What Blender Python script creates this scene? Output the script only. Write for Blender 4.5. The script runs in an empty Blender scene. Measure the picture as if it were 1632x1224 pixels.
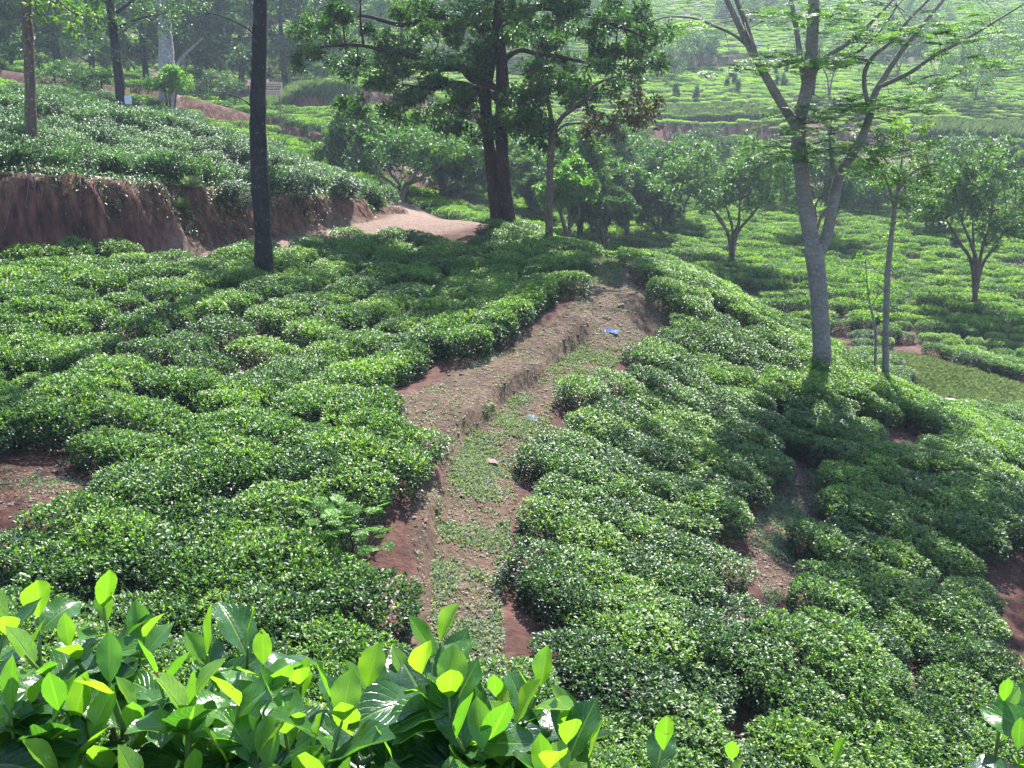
import bpy, math, random
import numpy as np
from mathutils import Vector, Matrix, Euler
from mathutils.noise import noise as mnoise

R = math.radians
rng = np.random.default_rng(7)
random.seed(7)
scene = bpy.context.scene
col = scene.collection

# ------------------------------------------------------------------ camera
PITCH = R(13.0)
FPX = 1637.0                      # focal length in photo pixels (1632 wide)
cam_d = bpy.data.cameras.new('camera')
cam_d.sensor_width = 36.0
cam_d.lens = 36.0 * FPX / 1632.0
cam_d.clip_start = 0.05
cam_d.clip_end = 3000.0
cam = bpy.data.objects.new('camera', cam_d)
col.objects.link(cam)
cam.location = (0, 0, 0)
cam.rotation_euler = (R(90) - PITCH, 0, 0)
scene.camera = cam

# ------------------------------------------------------------------ light
SUN_EL, SUN_AZ = R(50), R(12)     # azimuth measured from +Y towards +X
sun_dir = Vector((math.sin(SUN_AZ) * math.cos(SUN_EL), math.cos(SUN_AZ) * math.cos(SUN_EL), math.sin(SUN_EL)))
world = bpy.data.worlds.new('World')
scene.world = world
world.use_nodes = True
wn = world.node_tree
wn.nodes.clear()
sky = wn.nodes.new('ShaderNodeTexSky')
sky.sky_type = 'NISHITA'
sky.sun_disc = False
sky.sun_elevation = SUN_EL
sky.sun_rotation = SUN_AZ
sky.dust_density = 0.4
sky.ozone_density = 3.0
bg = wn.nodes.new('ShaderNodeBackground')
bg.inputs['Strength'].default_value = 0.12
wo = wn.nodes.new('ShaderNodeOutputWorld')
wn.links.new(sky.outputs[0], bg.inputs[0])
wn.links.new(bg.outputs[0], wo.inputs[0])
sl = bpy.data.lights.new('sun', 'SUN')
sl.energy = 5.0
sl.angle = R(0.5)
sl.color = (1.0, 0.965, 0.91)
so = bpy.data.objects.new('sun', sl)
col.objects.link(so)
so.rotation_euler = (-sun_dir).to_track_quat('-Z', 'Y').to_euler()
so.location = sun_dir * 60

scene.view_settings.view_transform = 'Standard'
scene.view_settings.look = 'None'
scene.view_settings.exposure = 1.88
scene.view_settings.gamma = 1.0
scene.view_settings.use_curve_mapping = False
scene.cycles.max_bounces = 5
scene.cycles.diffuse_bounces = 3
scene.cycles.glossy_bounces = 2
scene.cycles.transmission_bounces = 4
scene.cycles.volume_bounces = 0
scene.cycles.sample_clamp_indirect = 4.0
scene.cycles.use_denoising = True
scene.cycles.denoiser = 'OPENIMAGEDENOISE'
scene.cycles.denoising_input_passes = 'RGB_ALBEDO_NORMAL'
scene.cycles.denoising_prefilter = 'ACCURATE'

# ------------------------------------------------------------------ helpers: pixels to world
S = 1.5                           # metres per layout unit used in the tables below
CP, SP = math.cos(PITCH), math.sin(PITCH)
def ray(px, py):
    u = (px - 816.0) / FPX
    v = (612.0 - py) / FPX
    return np.array((u, CP + v * SP, -SP + v * CP))
def P(px, py, Y):
    d = ray(px, py)
    return d * (Y * S / d[1])
def sc(l): return [tuple(S * v for v in t) for t in l]
def proj(p):
    x, y, z = p
    f = y * CP - z * SP
    up = y * SP + z * CP
    return 816 + FPX * x / f, 612 - FPX * up / f, f
def PV(px, py, Y):
    return Vector(P(px, py, Y))

# ------------------------------------------------------------------ vectorised value noise
_perm = np.random.default_rng(3).random((256, 256))
def vnoise(x, y):
    x = np.asarray(x, float); y = np.asarray(y, float)
    xi = np.floor(x).astype(int); yi = np.floor(y).astype(int)
    xf = x - xi; yf = y - yi
    xf = xf * xf * (3 - 2 * xf); yf = yf * yf * (3 - 2 * yf)
    a = _perm[xi & 255, yi & 255]; b = _perm[(xi + 1) & 255, yi & 255]
    c = _perm[xi & 255, (yi + 1) & 255]; d = _perm[(xi + 1) & 255, (yi + 1) & 255]
    return (a * (1 - xf) + b * xf) * (1 - yf) + (c * (1 - xf) + d * xf) * yf - 0.5
def fbm(x, y, o=4):
    s = 0; amp = 1
    for i in range(o):
        s = s + amp * vnoise(x * 2 ** i + 17.3 * i, y * 2 ** i + 5.1 * i); amp *= 0.5
    return s
def sstep(a, b, x):
    t = np.clip((x - a) / (b - a), 0, 1)
    return t * t * (3 - 2 * t)

# ------------------------------------------------------------------ terrain
H1, H2 = 0.75, 0.6                # canopy heights above ground, left / right fields
LOW = []
def lo(px, py, Y, off=0.0):
    p = P(px, py, Y); LOW.append((p[0], p[1], p[2] - off))
for t in [(760,1040,7.6),(740,900,9.2),(750,780,11),(800,680,13),(880,600,15),(960,530,17),(1000,470,19),(970,420,21.5),
          (120,770,9.6),(30,880,8.3),(1250,760,13.5),(1210,870,11.2),(1250,1000,9.2),(1300,1120,8.0),(1620,950,11.5),(1620,1060,10),
          (0,405,17.2,.6),(280,397,18.7,.5),(480,378,21.8,.35),(640,358,24.6),(700,350,25.6),(800,357,24.8),
          (1550,600,26),(1632,630,25),(1450,570,28),(1540,650,22.5),(1060,312,58),(680,290,48),
          (1150,226,73),(1350,226,72),(1600,238,70),(900,240,66),
          (350,200,43),(240,176,50),(470,232,46),(300,185,46)]: lo(*t)
for t in [(600,560,14.5),(500,380,20.3),(100,480,14),(100,600,11.3),(60,700,9),(250,860,7.8),(350,1000,6.6),(500,1040,6.3),(400,650,11.0),(250,420,16.6),(750,460,18.3),(700,392,21.3),(850,400,21.3)]: lo(*t, H1)
for t in [(900,700,12.4),(900,850,9.6),(900,950,8.2),(900,1080,7.0),(1000,900,9.4),(1100,1000,8.3),(1100,1150,7),(1400,900,11),(1450,1000,9.8),(1500,1150,8.3),
          (1400,1200,7.7),(1600,800,13),(1000,1200,6.3),(1200,600,16.5),(1100,560,17),(1200,740,12.8),(1400,720,14),(1550,700,15.5),(1315,600,17),
          ]: lo(*t, H2)
for t in [(870,366,24.5),(1000,396,24.5),(1130,444,23.5),(1230,502,22.5),(1350,556,20.8),(1500,628,19)]: lo(*t, 0.8)
for t in [(1500,520,31),(1300,440,36),(1550,470,36),(1200,400,42),(1450,380,46),(1250,335,53),(700,325,30),(1000,355,44),(1210,470,34),(1600,330,56),(850,335,46),(1600,560,29),(1630,420,42)]: lo(*t, 0.7)
for t in [(550,195,50),(470,205,50),(640,180,54),(1150,168,77),(1150,110,96),(1150,50,116),(1150,0,135),(1580,150,85),(1580,80,110),(1580,0,140),(880,100,95),(880,0,130),
          (400,150,62),(200,100,78),(200,0,110),(600,100,80),(600,0,115),(20,100,75),(20,0,105)]: lo(*t, 0.7)
LOW += [(0,0,-1.65),(-3,1,-1.8),(3,1,-2.1),(0,1.6,-1.95)]
LOW += sc([(0,-6,-0.7),(0,3,-2.75),(-4,4,-2.85),(4,4,-3.8),(-8,7,-2.9),(-12,12,-2.3),(9,5,-5.0),(9,9,-5.5),
        (1.6,28.5,-3.9),(3.4,27.8,-5.0),(5.4,27,-5.7),(7.6,25.5,-6.2),(9.5,23,-6.4),(4,31,-5.5),(0,30,-2.6),(12,20,-6.4),(10,14,-5.9),(16,30,-6.2),(-20,20,-1.6),(-35,60,5),(-70,110,16),(70,110,14),(80,60,1),(60,30,-5),(40,20,-7),
        (0,200,48),(-100,200,50),(100,200,50),(0,300,85),(-180,300,88),(180,300,88),(-60,30,1),(-40,5,-1),(40,0,-6),(0,-40,2),(-60,-40,2),(60,-40,-4)])
UP = []
def up(px, py, Y, off=0.0):
    p = P(px, py, Y); UP.append((p[0], p[1], p[2] - off))
for t in [(0,280,18.9),(150,285,19.8),(300,292,20.9),(500,308,23.6),(590,318,25.2)]: up(*t)
for t in [(100,170,26.5),(0,150,27.5),(300,200,32),(400,232,29.5),(520,272,27.5),(250,262,22.8),(60,230,21.5),(420,285,24.5),(180,215,25),(560,285,26.8)]: up(*t, 0.6)
UP += sc([(-30,18,0.2),(-30,40,2.5),(-12,38,-0.1),(-17,38,0.6),(-9,34,-0.4),(-4,34,-0.6),(-5,30,-0.9),(-20,28,1.2)])

def tps_fit(pts, smooth):
    pts = np.array(pts); xy = pts[:, :2] / (20.0 * S); z = pts[:, 2]; n = len(z)
    d2 = ((xy[:, None] - xy[None]) ** 2).sum(-1)
    K = np.where(d2 > 0, 0.5 * d2 * np.log(d2 + 1e-12), 0) + np.eye(n) * smooth
    A = np.zeros((n + 3, n + 3)); A[:n, :n] = K
    A[:n, n] = 1; A[:n, n + 1:] = xy; A[n, :n] = 1; A[n + 1:, :n] = xy.T
    b = np.zeros(n + 3); b[:n] = z
    return xy, np.linalg.solve(A, b)
def tps_eval(m, x, y):
    xy, c = m; x = np.asarray(x, float).ravel() / (20 * S); y = np.asarray(y, float).ravel() / (20 * S)
    n = len(xy); out = c[n] + c[n + 1] * x + c[n + 2] * y
    for i in range(n):
        d2 = (x - xy[i, 0]) ** 2 + (y - xy[i, 1]) ** 2
        out += c[i] * 0.5 * d2 * np.log(d2 + 1e-12)
    return out
M_LOW = tps_fit(LOW, 0.0015)
M_UP = tps_fit(UP, 0.002)

def poly_sd(x, y, poly, closed=False):
    """distance to a polyline and the side (positive = left of travel)"""
    best = np.full(x.shape, 1e9); side = np.ones(x.shape); arc = np.zeros(x.shape); L = 0.0
    n = len(poly)
    for i in range(n if closed else n - 1):
        ax, ay = poly[i][0], poly[i][1]; bx, by = poly[(i + 1) % n][0], poly[(i + 1) % n][1]
        ex, ey = bx - ax, by - ay; l2 = ex * ex + ey * ey + 1e-12
        t = np.clip(((x - ax) * ex + (y - ay) * ey) / l2, 0, 1)
        dx = x - ax - t * ex; dy = y - ay - t * ey
        d = np.hypot(dx, dy); m = d < best - 1e-9
        best = np.where(m, d, best); side = np.where(m, np.sign(ex * (y - ay) - ey * (x - ax)), side)
        arc = np.where(m, L + t * math.sqrt(l2), arc); L += math.sqrt(l2)
    return best, side, arc
def inside(x, y, poly):
    c = np.zeros(np.shape(x), bool); n = len(poly); j = n - 1
    for i in range(n):
        xi, yi = poly[i][0], poly[i][1]; xj, yj = poly[j][0], poly[j][1]
        if yi != yj:
            c ^= ((yi > y) != (yj > y)) & (x < (xj - xi) * (y - yi) / (yj - yi) + xi)
        j = i
    return c

def pxy(*l): return [tuple(P(*t)[:2]) for t in l]
BANK = sc([(-34, 16.2), (-14, 16.9)]) + pxy((0,402,17.9),(150,396,18.7),(300,390,20),(450,372,22.3),(560,360,24.3),(612,352,25.7)) + sc([(-2.75, 27.6), (-3.2, 29)])
BANK_BACK = sc([(-3.2, 29), (-4.6, 33), (-8, 38), (-14, 42), (-34, 46)])
BANK_POLY = BANK + BANK_BACK[1:]
STEP = pxy((690,985,8.0),(688,920,8.9),(692,860,9.75),(712,760,11.3),(742,695,12.6),(800,645,13.8),(868,592,15.15),(940,528,17.0),(957,470,19.0))
# far earth banks: (line, rise, width, decay uphill)
FARB = [(pxy((900,236,66),(1070,226,73),(1200,228,73),(1330,232,72),(1470,240,70),(1632,246,68)) + sc([(60, 62)]), 0.7, 0.6, 13.0),
        (sc([(-34, 52)]) + pxy((300,203,44.5),(420,222,45.5),(560,250,45),(640,262,44.5)), 1.2, 0.7, 10.0),
        (pxy((430,190,55.5),(520,183,57),(640,172,60),(760,165,63)), 1.7, 0.9, 12.0),
        (pxy((1060,110,97),(1150,100,99),(1260,90,101),(1420,70,104)), 1.6, 1.5, 12.0)]

def height(x, y, fine=True):
    shp = np.shape(x); x = np.asarray(x, float).ravel(); y = np.asarray(y, float).ravel()
    z = tps_eval(M_LOW, x, y)
    m = (y > 14 * S) & (y < 50 * S) & (x < 0)
    if m.any():
        xx, yy = x[m], y[m]
        ins = inside(xx, yy, BANK_POLY)
        d, s, arc = poly_sd(xx, yy, BANK); db, _, _ = poly_sd(xx, yy, BANK_BACK)
        if fine:
            d = d + 0.30 * fbm(arc * 1.6, z[m] * 0 + 3.0, 4) + 0.7 * fbm(arc * 0.45, z[m] * 0 + 9, 2) + 0.34 * fbm(xx * 1.8, yy * 1.8 + 4, 4)
        w = np.where(ins, np.minimum(sstep(0, 1.0, d), sstep(0, 6, db)), 0)
        zu = tps_eval(M_UP, xx, yy) + (0.35 * fbm(arc * 0.9, arc * 0 + 21, 3) * (1 - sstep(0.5, 2.5, d)) if fine else 0)
        z[m] = z[m] * (1 - w) + zu * w
    d, s, arc = poly_sd(x, y, STEP)
    L = 23.5
    hgt = 0.34 * sstep(0, 1.8, arc) * (1 - sstep(14.0, 17.8, arc)) * (0.8 + 0.5 * vnoise(arc * 0.8, arc * 0))
    near = (d < 4.0)
    wob = 0.16 * fbm(arc * 0.9, arc * 0 + 2, 3) + 0.05 * fbm(x * 5, y * 5, 2) if fine else 0
    sd = d * s + wob
    z = z + np.where(near, hgt * (sstep(-0.07, 0.10, sd) * (1 - sstep(1.0, 3.2, d)) - 0.0), 0)
    for line, h, w, dec in FARB:
        d, s, arc = poly_sd(x, y, line)
        sd = d * s + (0.5 * fbm(arc * 0.8, arc * 0, 3) if fine else 0)
        end = sstep(0, 4, arc) * (1 - 0 * arc)
        z = z + h * sstep(0, w, sd) * (1 - sstep(w, dec, sd)) * end * (d < 18)
    if fine:
        z = z + 0.05 * fbm(x * 1.1, y * 1.1, 3) + 0.03 * fbm(x * 4, y * 4, 3)
    return z.reshape(shp)
def hz(x, y): return float(height(np.array([x]), np.array([y]))[0])

def ground_px(px, py, Y0=3.0, Y1=160.0, off=0.0):
    d = ray(px, py); Y = np.linspace(Y0 * S, Y1 * S, 1500 if Y1 > 60 else 700)
    t = Y / d[1]; x = d[0] * t; z = d[2] * t
    g = height(x, Y) + off
    k = np.argmax(z < g)
    if not (z < g).any(): k = len(Y) - 1
    return np.array((x[k], Y[k], z[k] - off))

def span(a, b, n): return list(np.linspace(a, b, n, endpoint=False))
gx = np.array(span(-170, -60, 9) + span(-60, -24, 22) + span(-24, -11, 70) + span(-11, 9, 240) + span(9, 22, 60) + span(22, 60, 30) + list(np.linspace(60, 170, 9)))
gy = np.array(span(-60, -6, 10) + span(-6, 5, 36) + span(5, 28, 280) + span(28, 60, 80) + span(60, 120, 70) + list(np.linspace(120, 215, 26)))
GX, GY = np.meshgrid(gx * S, gy * S)
gx, gy = gx * S, gy * S
GZ = height(GX, GY)

# ------------------------------------------------------------------ materials
def new_mat(name):
    m = bpy.data.materials.new(name); m.use_nodes = True
    nt = m.node_tree; nt.nodes.clear()
    return m, nt, nt.nodes.new('ShaderNodeOutputMaterial')
def ramp(nt, stops):
    r = nt.nodes.new('ShaderNodeValToRGB')
    while len(r.color_ramp.elements) > 1: r.color_ramp.elements.remove(r.color_ramp.elements[0])
    for i, (p, c) in enumerate(stops):
        e = r.color_ramp.elements[0] if i == 0 else r.color_ramp.elements.new(p)
        e.position = p; e.color = (*c, 1)
    return r
def attr(nt, name):
    a = nt.nodes.new('ShaderNodeAttribute'); a.attribute_name = name; return a
def leaf_mat(name, stops, trans=0.4, rough=0.33, spec=0.5, tcol=(1.5, 1.6, 0.5), veins=False, rnd=0.34):
    m, nt, out = new_mat(name); N, L = nt.nodes, nt.links
    t = attr(nt, 'tint'); oi = N.new('ShaderNodeObjectInfo')
    ad = N.new('ShaderNodeMath'); ad.operation = 'MULTIPLY_ADD'; ad.inputs[1].default_value = rnd
    L.new(oi.outputs['Random'], ad.inputs[0])
    if veins:
        ad.inputs[1].default_value = 0.16; ad.inputs[2].default_value = -0.08
        s2 = N.new('ShaderNodeMath'); s2.operation = 'ADD'; L.new(t.outputs['Fac'], s2.inputs[0]); L.new(ad.outputs[0], s2.inputs[1]); fac = s2.outputs[0]
    else:
        sub = N.new('ShaderNodeMath'); sub.operation = 'ADD'; sub.inputs[1].default_value = -rnd / 2
        L.new(t.outputs['Fac'], ad.inputs[2]); L.new(ad.outputs[0], sub.inputs[0]); fac = sub.outputs[0]
    r = ramp(nt, stops); L.new(fac, r.inputs[0]); colr = r.outputs[0]
    pb = N.new('ShaderNodeBsdfPrincipled')
    if veins:
        uv = N.new('ShaderNodeUVMap'); sx = N.new('ShaderNodeSeparateXYZ'); L.new(uv.outputs[0], sx.inputs[0])
        ab = N.new('ShaderNodeMath'); ab.operation = 'ABSOLUTE'; L.new(sx.outputs['X'], ab.inputs[0])
        mid = N.new('ShaderNodeMapRange'); mid.inputs['From Min'].default_value = 0.10; mid.inputs['From Max'].default_value = 0.03; L.new(ab.outputs[0], mid.inputs['Value'])
        # side veins: slanted stripes
        k = N.new('ShaderNodeMath'); k.operation = 'MULTIPLY_ADD'; k.inputs[1].default_value = -0.35; L.new(ab.outputs[0], k.inputs[0]); L.new(sx.outputs['Y'], k.inputs[2])
        k2 = N.new('ShaderNodeMath'); k2.operation = 'MULTIPLY'; k2.inputs[1].default_value = 55.0; L.new(k.outputs[0], k2.inputs[0])
        sn = N.new('ShaderNodeMath'); sn.operation = 'SINE'; L.new(k2.outputs[0], sn.inputs[0])
        pw = N.new('ShaderNodeMapRange'); pw.inputs['From Min'].default_value = 0.75; pw.inputs['From Max'].default_value = 1.0; pw.inputs['To Max'].default_value = 0.35; L.new(sn.outputs[0], pw.inputs['Value'])
        mx = N.new('ShaderNodeMath'); mx.operation = 'MAXIMUM'; L.new(mid.outputs[0], mx.inputs[0]); L.new(pw.outputs[0], mx.inputs[1])
        mixc = N.new('ShaderNodeMix'); mixc.data_type = 'RGBA'; mixc.inputs['B'].default_value = (0.22, 0.36, 0.07, 1)
        L.new(mx.outputs[0], mixc.inputs['Factor']); L.new(colr, mixc.inputs['A'])
        sc = N.new('ShaderNodeMath'); sc.operation = 'MULTIPLY'; sc.inputs[1].default_value = 0.5; L.new(mx.outputs[0], sc.inputs[0]); L.new(sc.outputs[0], mixc.inputs['Factor'])
        nz = N.new('ShaderNodeTexNoise'); nz.inputs['Scale'].default_value = 90; nz.inputs['Detail'].default_value = 3
        gc = N.new('ShaderNodeNewGeometry')
        spt = N.new('ShaderNodeMapRange'); spt.inputs['From Min'].default_value = 0.69; spt.inputs['From Max'].default_value = 0.73; L.new(nz.outputs[0], spt.inputs['Value'])
        L.new(gc.outputs['Position'], nz.inputs['Vector'])
        m3 = N.new('ShaderNodeMix'); m3.data_type = 'RGBA'; m3.inputs['B'].default_value = (0.10, 0.045, 0.012, 1)
        L.new(spt.outputs[0], m3.inputs['Factor']); L.new(mixc.outputs['Result'], m3.inputs['A']); colr = m3.outputs['Result']
        ht = N.new('ShaderNodeMath'); ht.operation = 'MULTIPLY'; ht.inputs[1].default_value = -1.0; L.new(mx.outputs[0], ht.inputs[0])
        n2 = N.new('ShaderNodeTexNoise'); n2.inputs['Scale'].default_value = 170; L.new(gc.outputs['Position'], n2.inputs['Vector'])
        h2 = N.new('ShaderNodeMath'); h2.operation = 'MULTIPLY_ADD'; h2.inputs[1].default_value = 0.7; L.new(n2.outputs[0], h2.inputs[0]); L.new(ht.outputs[0], h2.inputs[2])
        bp = N.new('ShaderNodeBump'); bp.inputs['Strength'].default_value = 0.6; bp.inputs['Distance'].default_value = 0.0016
        L.new(h2.outputs[0], bp.inputs['Height']); L.new(bp.outputs[0], pb.inputs['Normal'])
    L.new(colr, pb.inputs['Base Color'])
    pb.inputs['Roughness'].default_value = rough
    pb.inputs['Specular IOR Level'].default_value = spec
    tb = N.new('ShaderNodeBsdfTranslucent')
    mc = N.new('ShaderNodeMix'); mc.data_type = 'RGBA'; mc.blend_type = 'MULTIPLY'; mc.inputs['Factor'].default_value = 1; mc.inputs['B'].default_value = (*tcol, 1)
    mc.clamp_result = False
    L.new(colr, mc.inputs['A']); L.new(mc.outputs['Result'], tb.inputs[0])
    ms = N.new('ShaderNodeMixShader'); ms.inputs[0].default_value = trans
    L.new(pb.outputs[0], ms.inputs[1]); L.new(tb.outputs[0], ms.inputs[2]); L.new(ms.outputs[0], out.inputs[0])
    return m
def bark_mat(name, c0, c1, scale=6.0, stretch=0.25, bump=0.6, rough=0.85, lichen=0.7):
    m, nt, out = new_mat(name); N, L = nt.nodes, nt.links
    tc = N.new('ShaderNodeTexCoord'); mp = N.new('ShaderNodeMapping'); mp.inputs['Scale'].default_value = (scale, scale, scale * stretch)
    L.new(tc.outputs['Object'], mp.inputs[0])
    nz = N.new('ShaderNodeTexNoise'); nz.inputs['Scale'].default_value = 1; nz.inputs['Detail'].default_value = 8; nz.inputs['Roughness'].default_value = 0.7
    L.new(mp.outputs[0], nz.inputs['Vector'])
    n3 = N.new('ShaderNodeTexNoise'); n3.inputs['Scale'].default_value = 1.7; n3.inputs['Detail'].default_value = 4; L.new(tc.outputs['Object'], n3.inputs['Vector'])
    mm = N.new('ShaderNodeMath'); mm.operation = 'MULTIPLY_ADD'; mm.inputs[1].default_value = 0.6; L.new(nz.outputs[0], mm.inputs[0])
    m5 = N.new('ShaderNodeMath'); m5.operation = 'MULTIPLY'; m5.inputs[1].default_value = 0.4; L.new(n3.outputs[0], m5.inputs[0]); L.new(m5.outputs[0], mm.inputs[2])
    r = ramp(nt, [(0.35, c0), (0.65, c1)]); L.new(mm.outputs[0], r.inputs[0])
    pb = N.new('ShaderNodeBsdfPrincipled'); pb.inputs['Roughness'].default_value = rough; pb.inputs['Specular IOR Level'].default_value = 0.12
    vo = N.new('ShaderNodeTexNoise'); vo.inputs['Scale'].default_value = 11; vo.inputs['Detail'].default_value = 5; L.new(tc.outputs['Object'], vo.inputs['Vector'])
    lr = N.new('ShaderNodeMapRange'); lr.inputs['From Min'].default_value = 0.60; lr.inputs['From Max'].default_value = 0.68; lr.inputs['To Max'].default_value = lichen; L.new(vo.outputs[0], lr.inputs['Value'])
    lm = N.new('ShaderNodeMix'); lm.data_type = 'RGBA'; lm.inputs['B'].default_value = (min(1, c1[0] * 2.2 + 0.02), min(1, c1[1] * 2.3 + 0.022), min(1, c1[2] * 2.2 + 0.02), 1)
    L.new(lr.outputs[0], lm.inputs['Factor']); L.new(r.outputs[0], lm.inputs['A']); L.new(lm.outputs['Result'], pb.inputs['Base Color'])
    bp = N.new('ShaderNodeBump'); bp.inputs['Strength'].default_value = bump; bp.inputs['Distance'].default_value = 0.03
    L.new(nz.outputs[0], bp.inputs['Height']); L.new(bp.outputs[0], pb.inputs['Normal']); L.new(pb.outputs[0], out.inputs[0])
    return m
def plain_mat(name, c0, c1, scale=20, rough=0.8, bump=0.2, dist=0.01):
    m, nt, out = new_mat(name); N, L = nt.nodes, nt.links
    tc = N.new('ShaderNodeTexCoord')
    nz = N.new('ShaderNodeTexNoise'); nz.inputs['Scale'].default_value = scale; nz.inputs['Detail'].default_value = 6; L.new(tc.outputs['Object'], nz.inputs['Vector'])
    r = ramp(nt, [(0.3, c0), (0.7, c1)]); L.new(nz.outputs[0], r.inputs[0])
    pb = N.new('ShaderNodeBsdfPrincipled'); pb.inputs['Roughness'].default_value = rough; L.new(r.outputs[0], pb.inputs['Base Color'])
    bp = N.new('ShaderNodeBump'); bp.inputs['Strength'].default_value = bump; bp.inputs['Distance'].default_value = dist
    L.new(nz.outputs[0], bp.inputs['Height']); L.new(bp.outputs[0], pb.inputs['Normal']); L.new(pb.outputs[0], out.inputs[0])
    return m

MT = {}
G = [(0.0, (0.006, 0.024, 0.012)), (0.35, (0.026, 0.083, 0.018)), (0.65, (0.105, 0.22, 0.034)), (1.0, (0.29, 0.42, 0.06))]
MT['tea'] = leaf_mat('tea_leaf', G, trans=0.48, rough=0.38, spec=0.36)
MT['tea_far'] = leaf_mat('tea_leaf_far', [(0.0, (0.008, 0.028, 0.012)), (0.35, (0.026, 0.080, 0.016)), (0.65, (0.085, 0.195, 0.022)), (1.0, (0.25, 0.38, 0.04))], trans=0.5, rough=0.5, spec=0.3)
MT['tea_hero'] = leaf_mat('tea_leaf_close', [(0.0, (0.016, 0.055, 0.022)), (0.35, (0.034, 0.11, 0.026)), (0.65, (0.075, 0.21, 0.028)), (1.0, (0.19, 0.34, 0.035))], trans=0.5, rough=0.24, spec=0.6, veins=True, tcol=(1.5, 1.6, 0.45))
MT['dusty'] = leaf_mat('tea_leaf_dusty', [(0.0, (0.010, 0.032, 0.012)), (0.5, (0.032, 0.10, 0.022)), (1.0, (0.11, 0.23, 0.035))], trans=0.4, rough=0.4, spec=0.4)
MT['broad'] = leaf_mat('broad_leaf', [(0.0, (0.011, 0.036, 0.012)), (0.5, (0.032, 0.095, 0.02)), (0.85, (0.08, 0.18, 0.024)), (1.0, (0.18, 0.30, 0.035))], trans=0.42, rough=0.45, spec=0.28)
MT['fern'] = leaf_mat('feather_leaf', [(0.0, (0.024, 0.07, 0.022)), (0.5, (0.055, 0.14, 0.035)), (1.0, (0.13, 0.25, 0.05))], trans=0.5, rough=0.5, spec=0.3)
MT['shade'] = leaf_mat('shade_tree_leaf', [(0.0, (0.02, 0.056, 0.02)), (0.5, (0.044, 0.115, 0.028)), (1.0, (0.11, 0.21, 0.04))], trans=0.42, rough=0.5, spec=0.3)
MT['brownleaf'] = leaf_mat('withered_leaf', [(0.0, (0.04, 0.036, 0.014)), (0.5, (0.09, 0.07, 0.02)), (1.0, (0.17, 0.14, 0.035))], trans=0.35, rough=0.6, spec=0.2, tcol=(1.3, 1.1, 0.5))
MT['bright'] = leaf_mat('bright_leaf', [(0.0, (0.06, 0.15, 0.02)), (0.5, (0.11, 0.25, 0.03)), (1.0, (0.19, 0.36, 0.05))], trans=0.45, rough=0.45, spec=0.3)
MT['grass'] = leaf_mat('grass_blade', [(0.0, (0.06, 0.11, 0.04)), (0.5, (0.14, 0.21, 0.08)), (1.0, (0.28, 0.32, 0.15))], tcol=(1.1, 1.2, 0.8), trans=0.3, rough=0.6, spec=0.2)
MT['weed'] = leaf_mat('weed_leaf', [(0.0, (0.09, 0.13, 0.075)), (0.5, (0.18, 0.23, 0.14)), (1.0, (0.30, 0.35, 0.23))], trans=0.3, rough=0.6, spec=0.25)
MT['dryleaf'] = leaf_mat('dry_leaf', [(0.0, (0.06, 0.03, 0.02)), (0.5, (0.12, 0.068, 0.045)), (1.0, (0.24, 0.16, 0.115))], trans=0.1, rough=0.6, spec=0.3, tcol=(1, 1, 1))
MT['twig'] = bark_mat('tea_twig', (0.05, 0.04, 0.03), (0.14, 0.12, 0.09), 40, 0.5, 0.3)
MT['shoot'] = plain_mat('green_shoot', (0.06, 0.13, 0.02), (0.14, 0.22, 0.04), 60, 0.45, 0.1, 0.001)
MT['bark_dark'] = bark_mat('dark_bark', (0.006, 0.006, 0.007), (0.03, 0.027, 0.026), 16, 0.35, 0.9)
MT['bark_brown'] = bark_mat('brown_bark', (0.045, 0.032, 0.024), (0.15, 0.105, 0.075), 10, 0.2, 0.8)
MT['bark_red'] = bark_mat('reddish_bark', (0.010, 0.006, 0.006), (0.05, 0.027, 0.022), 9, 0.18, 1.0)
MT['bark_grey'] = bark_mat('grey_bark', (0.10, 0.085, 0.077), (0.235, 0.205, 0.185), 7, 2.2, 0.5, lichen=0.25)
MT['bark_pale'] = bark_mat('pale_bark', (0.12, 0.11, 0.11), (0.32, 0.30, 0.29), 4, 0.3, 0.3)
MT['root'] = plain_mat('root_skin', (0.10, 0.075, 0.06), (0.26, 0.21, 0.17), 30)
MT['stone'] = plain_mat('soil_stone', (0.07, 0.04, 0.03), (0.22, 0.15, 0.12), 25, 0.85, 0.5, 0.01)

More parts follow.
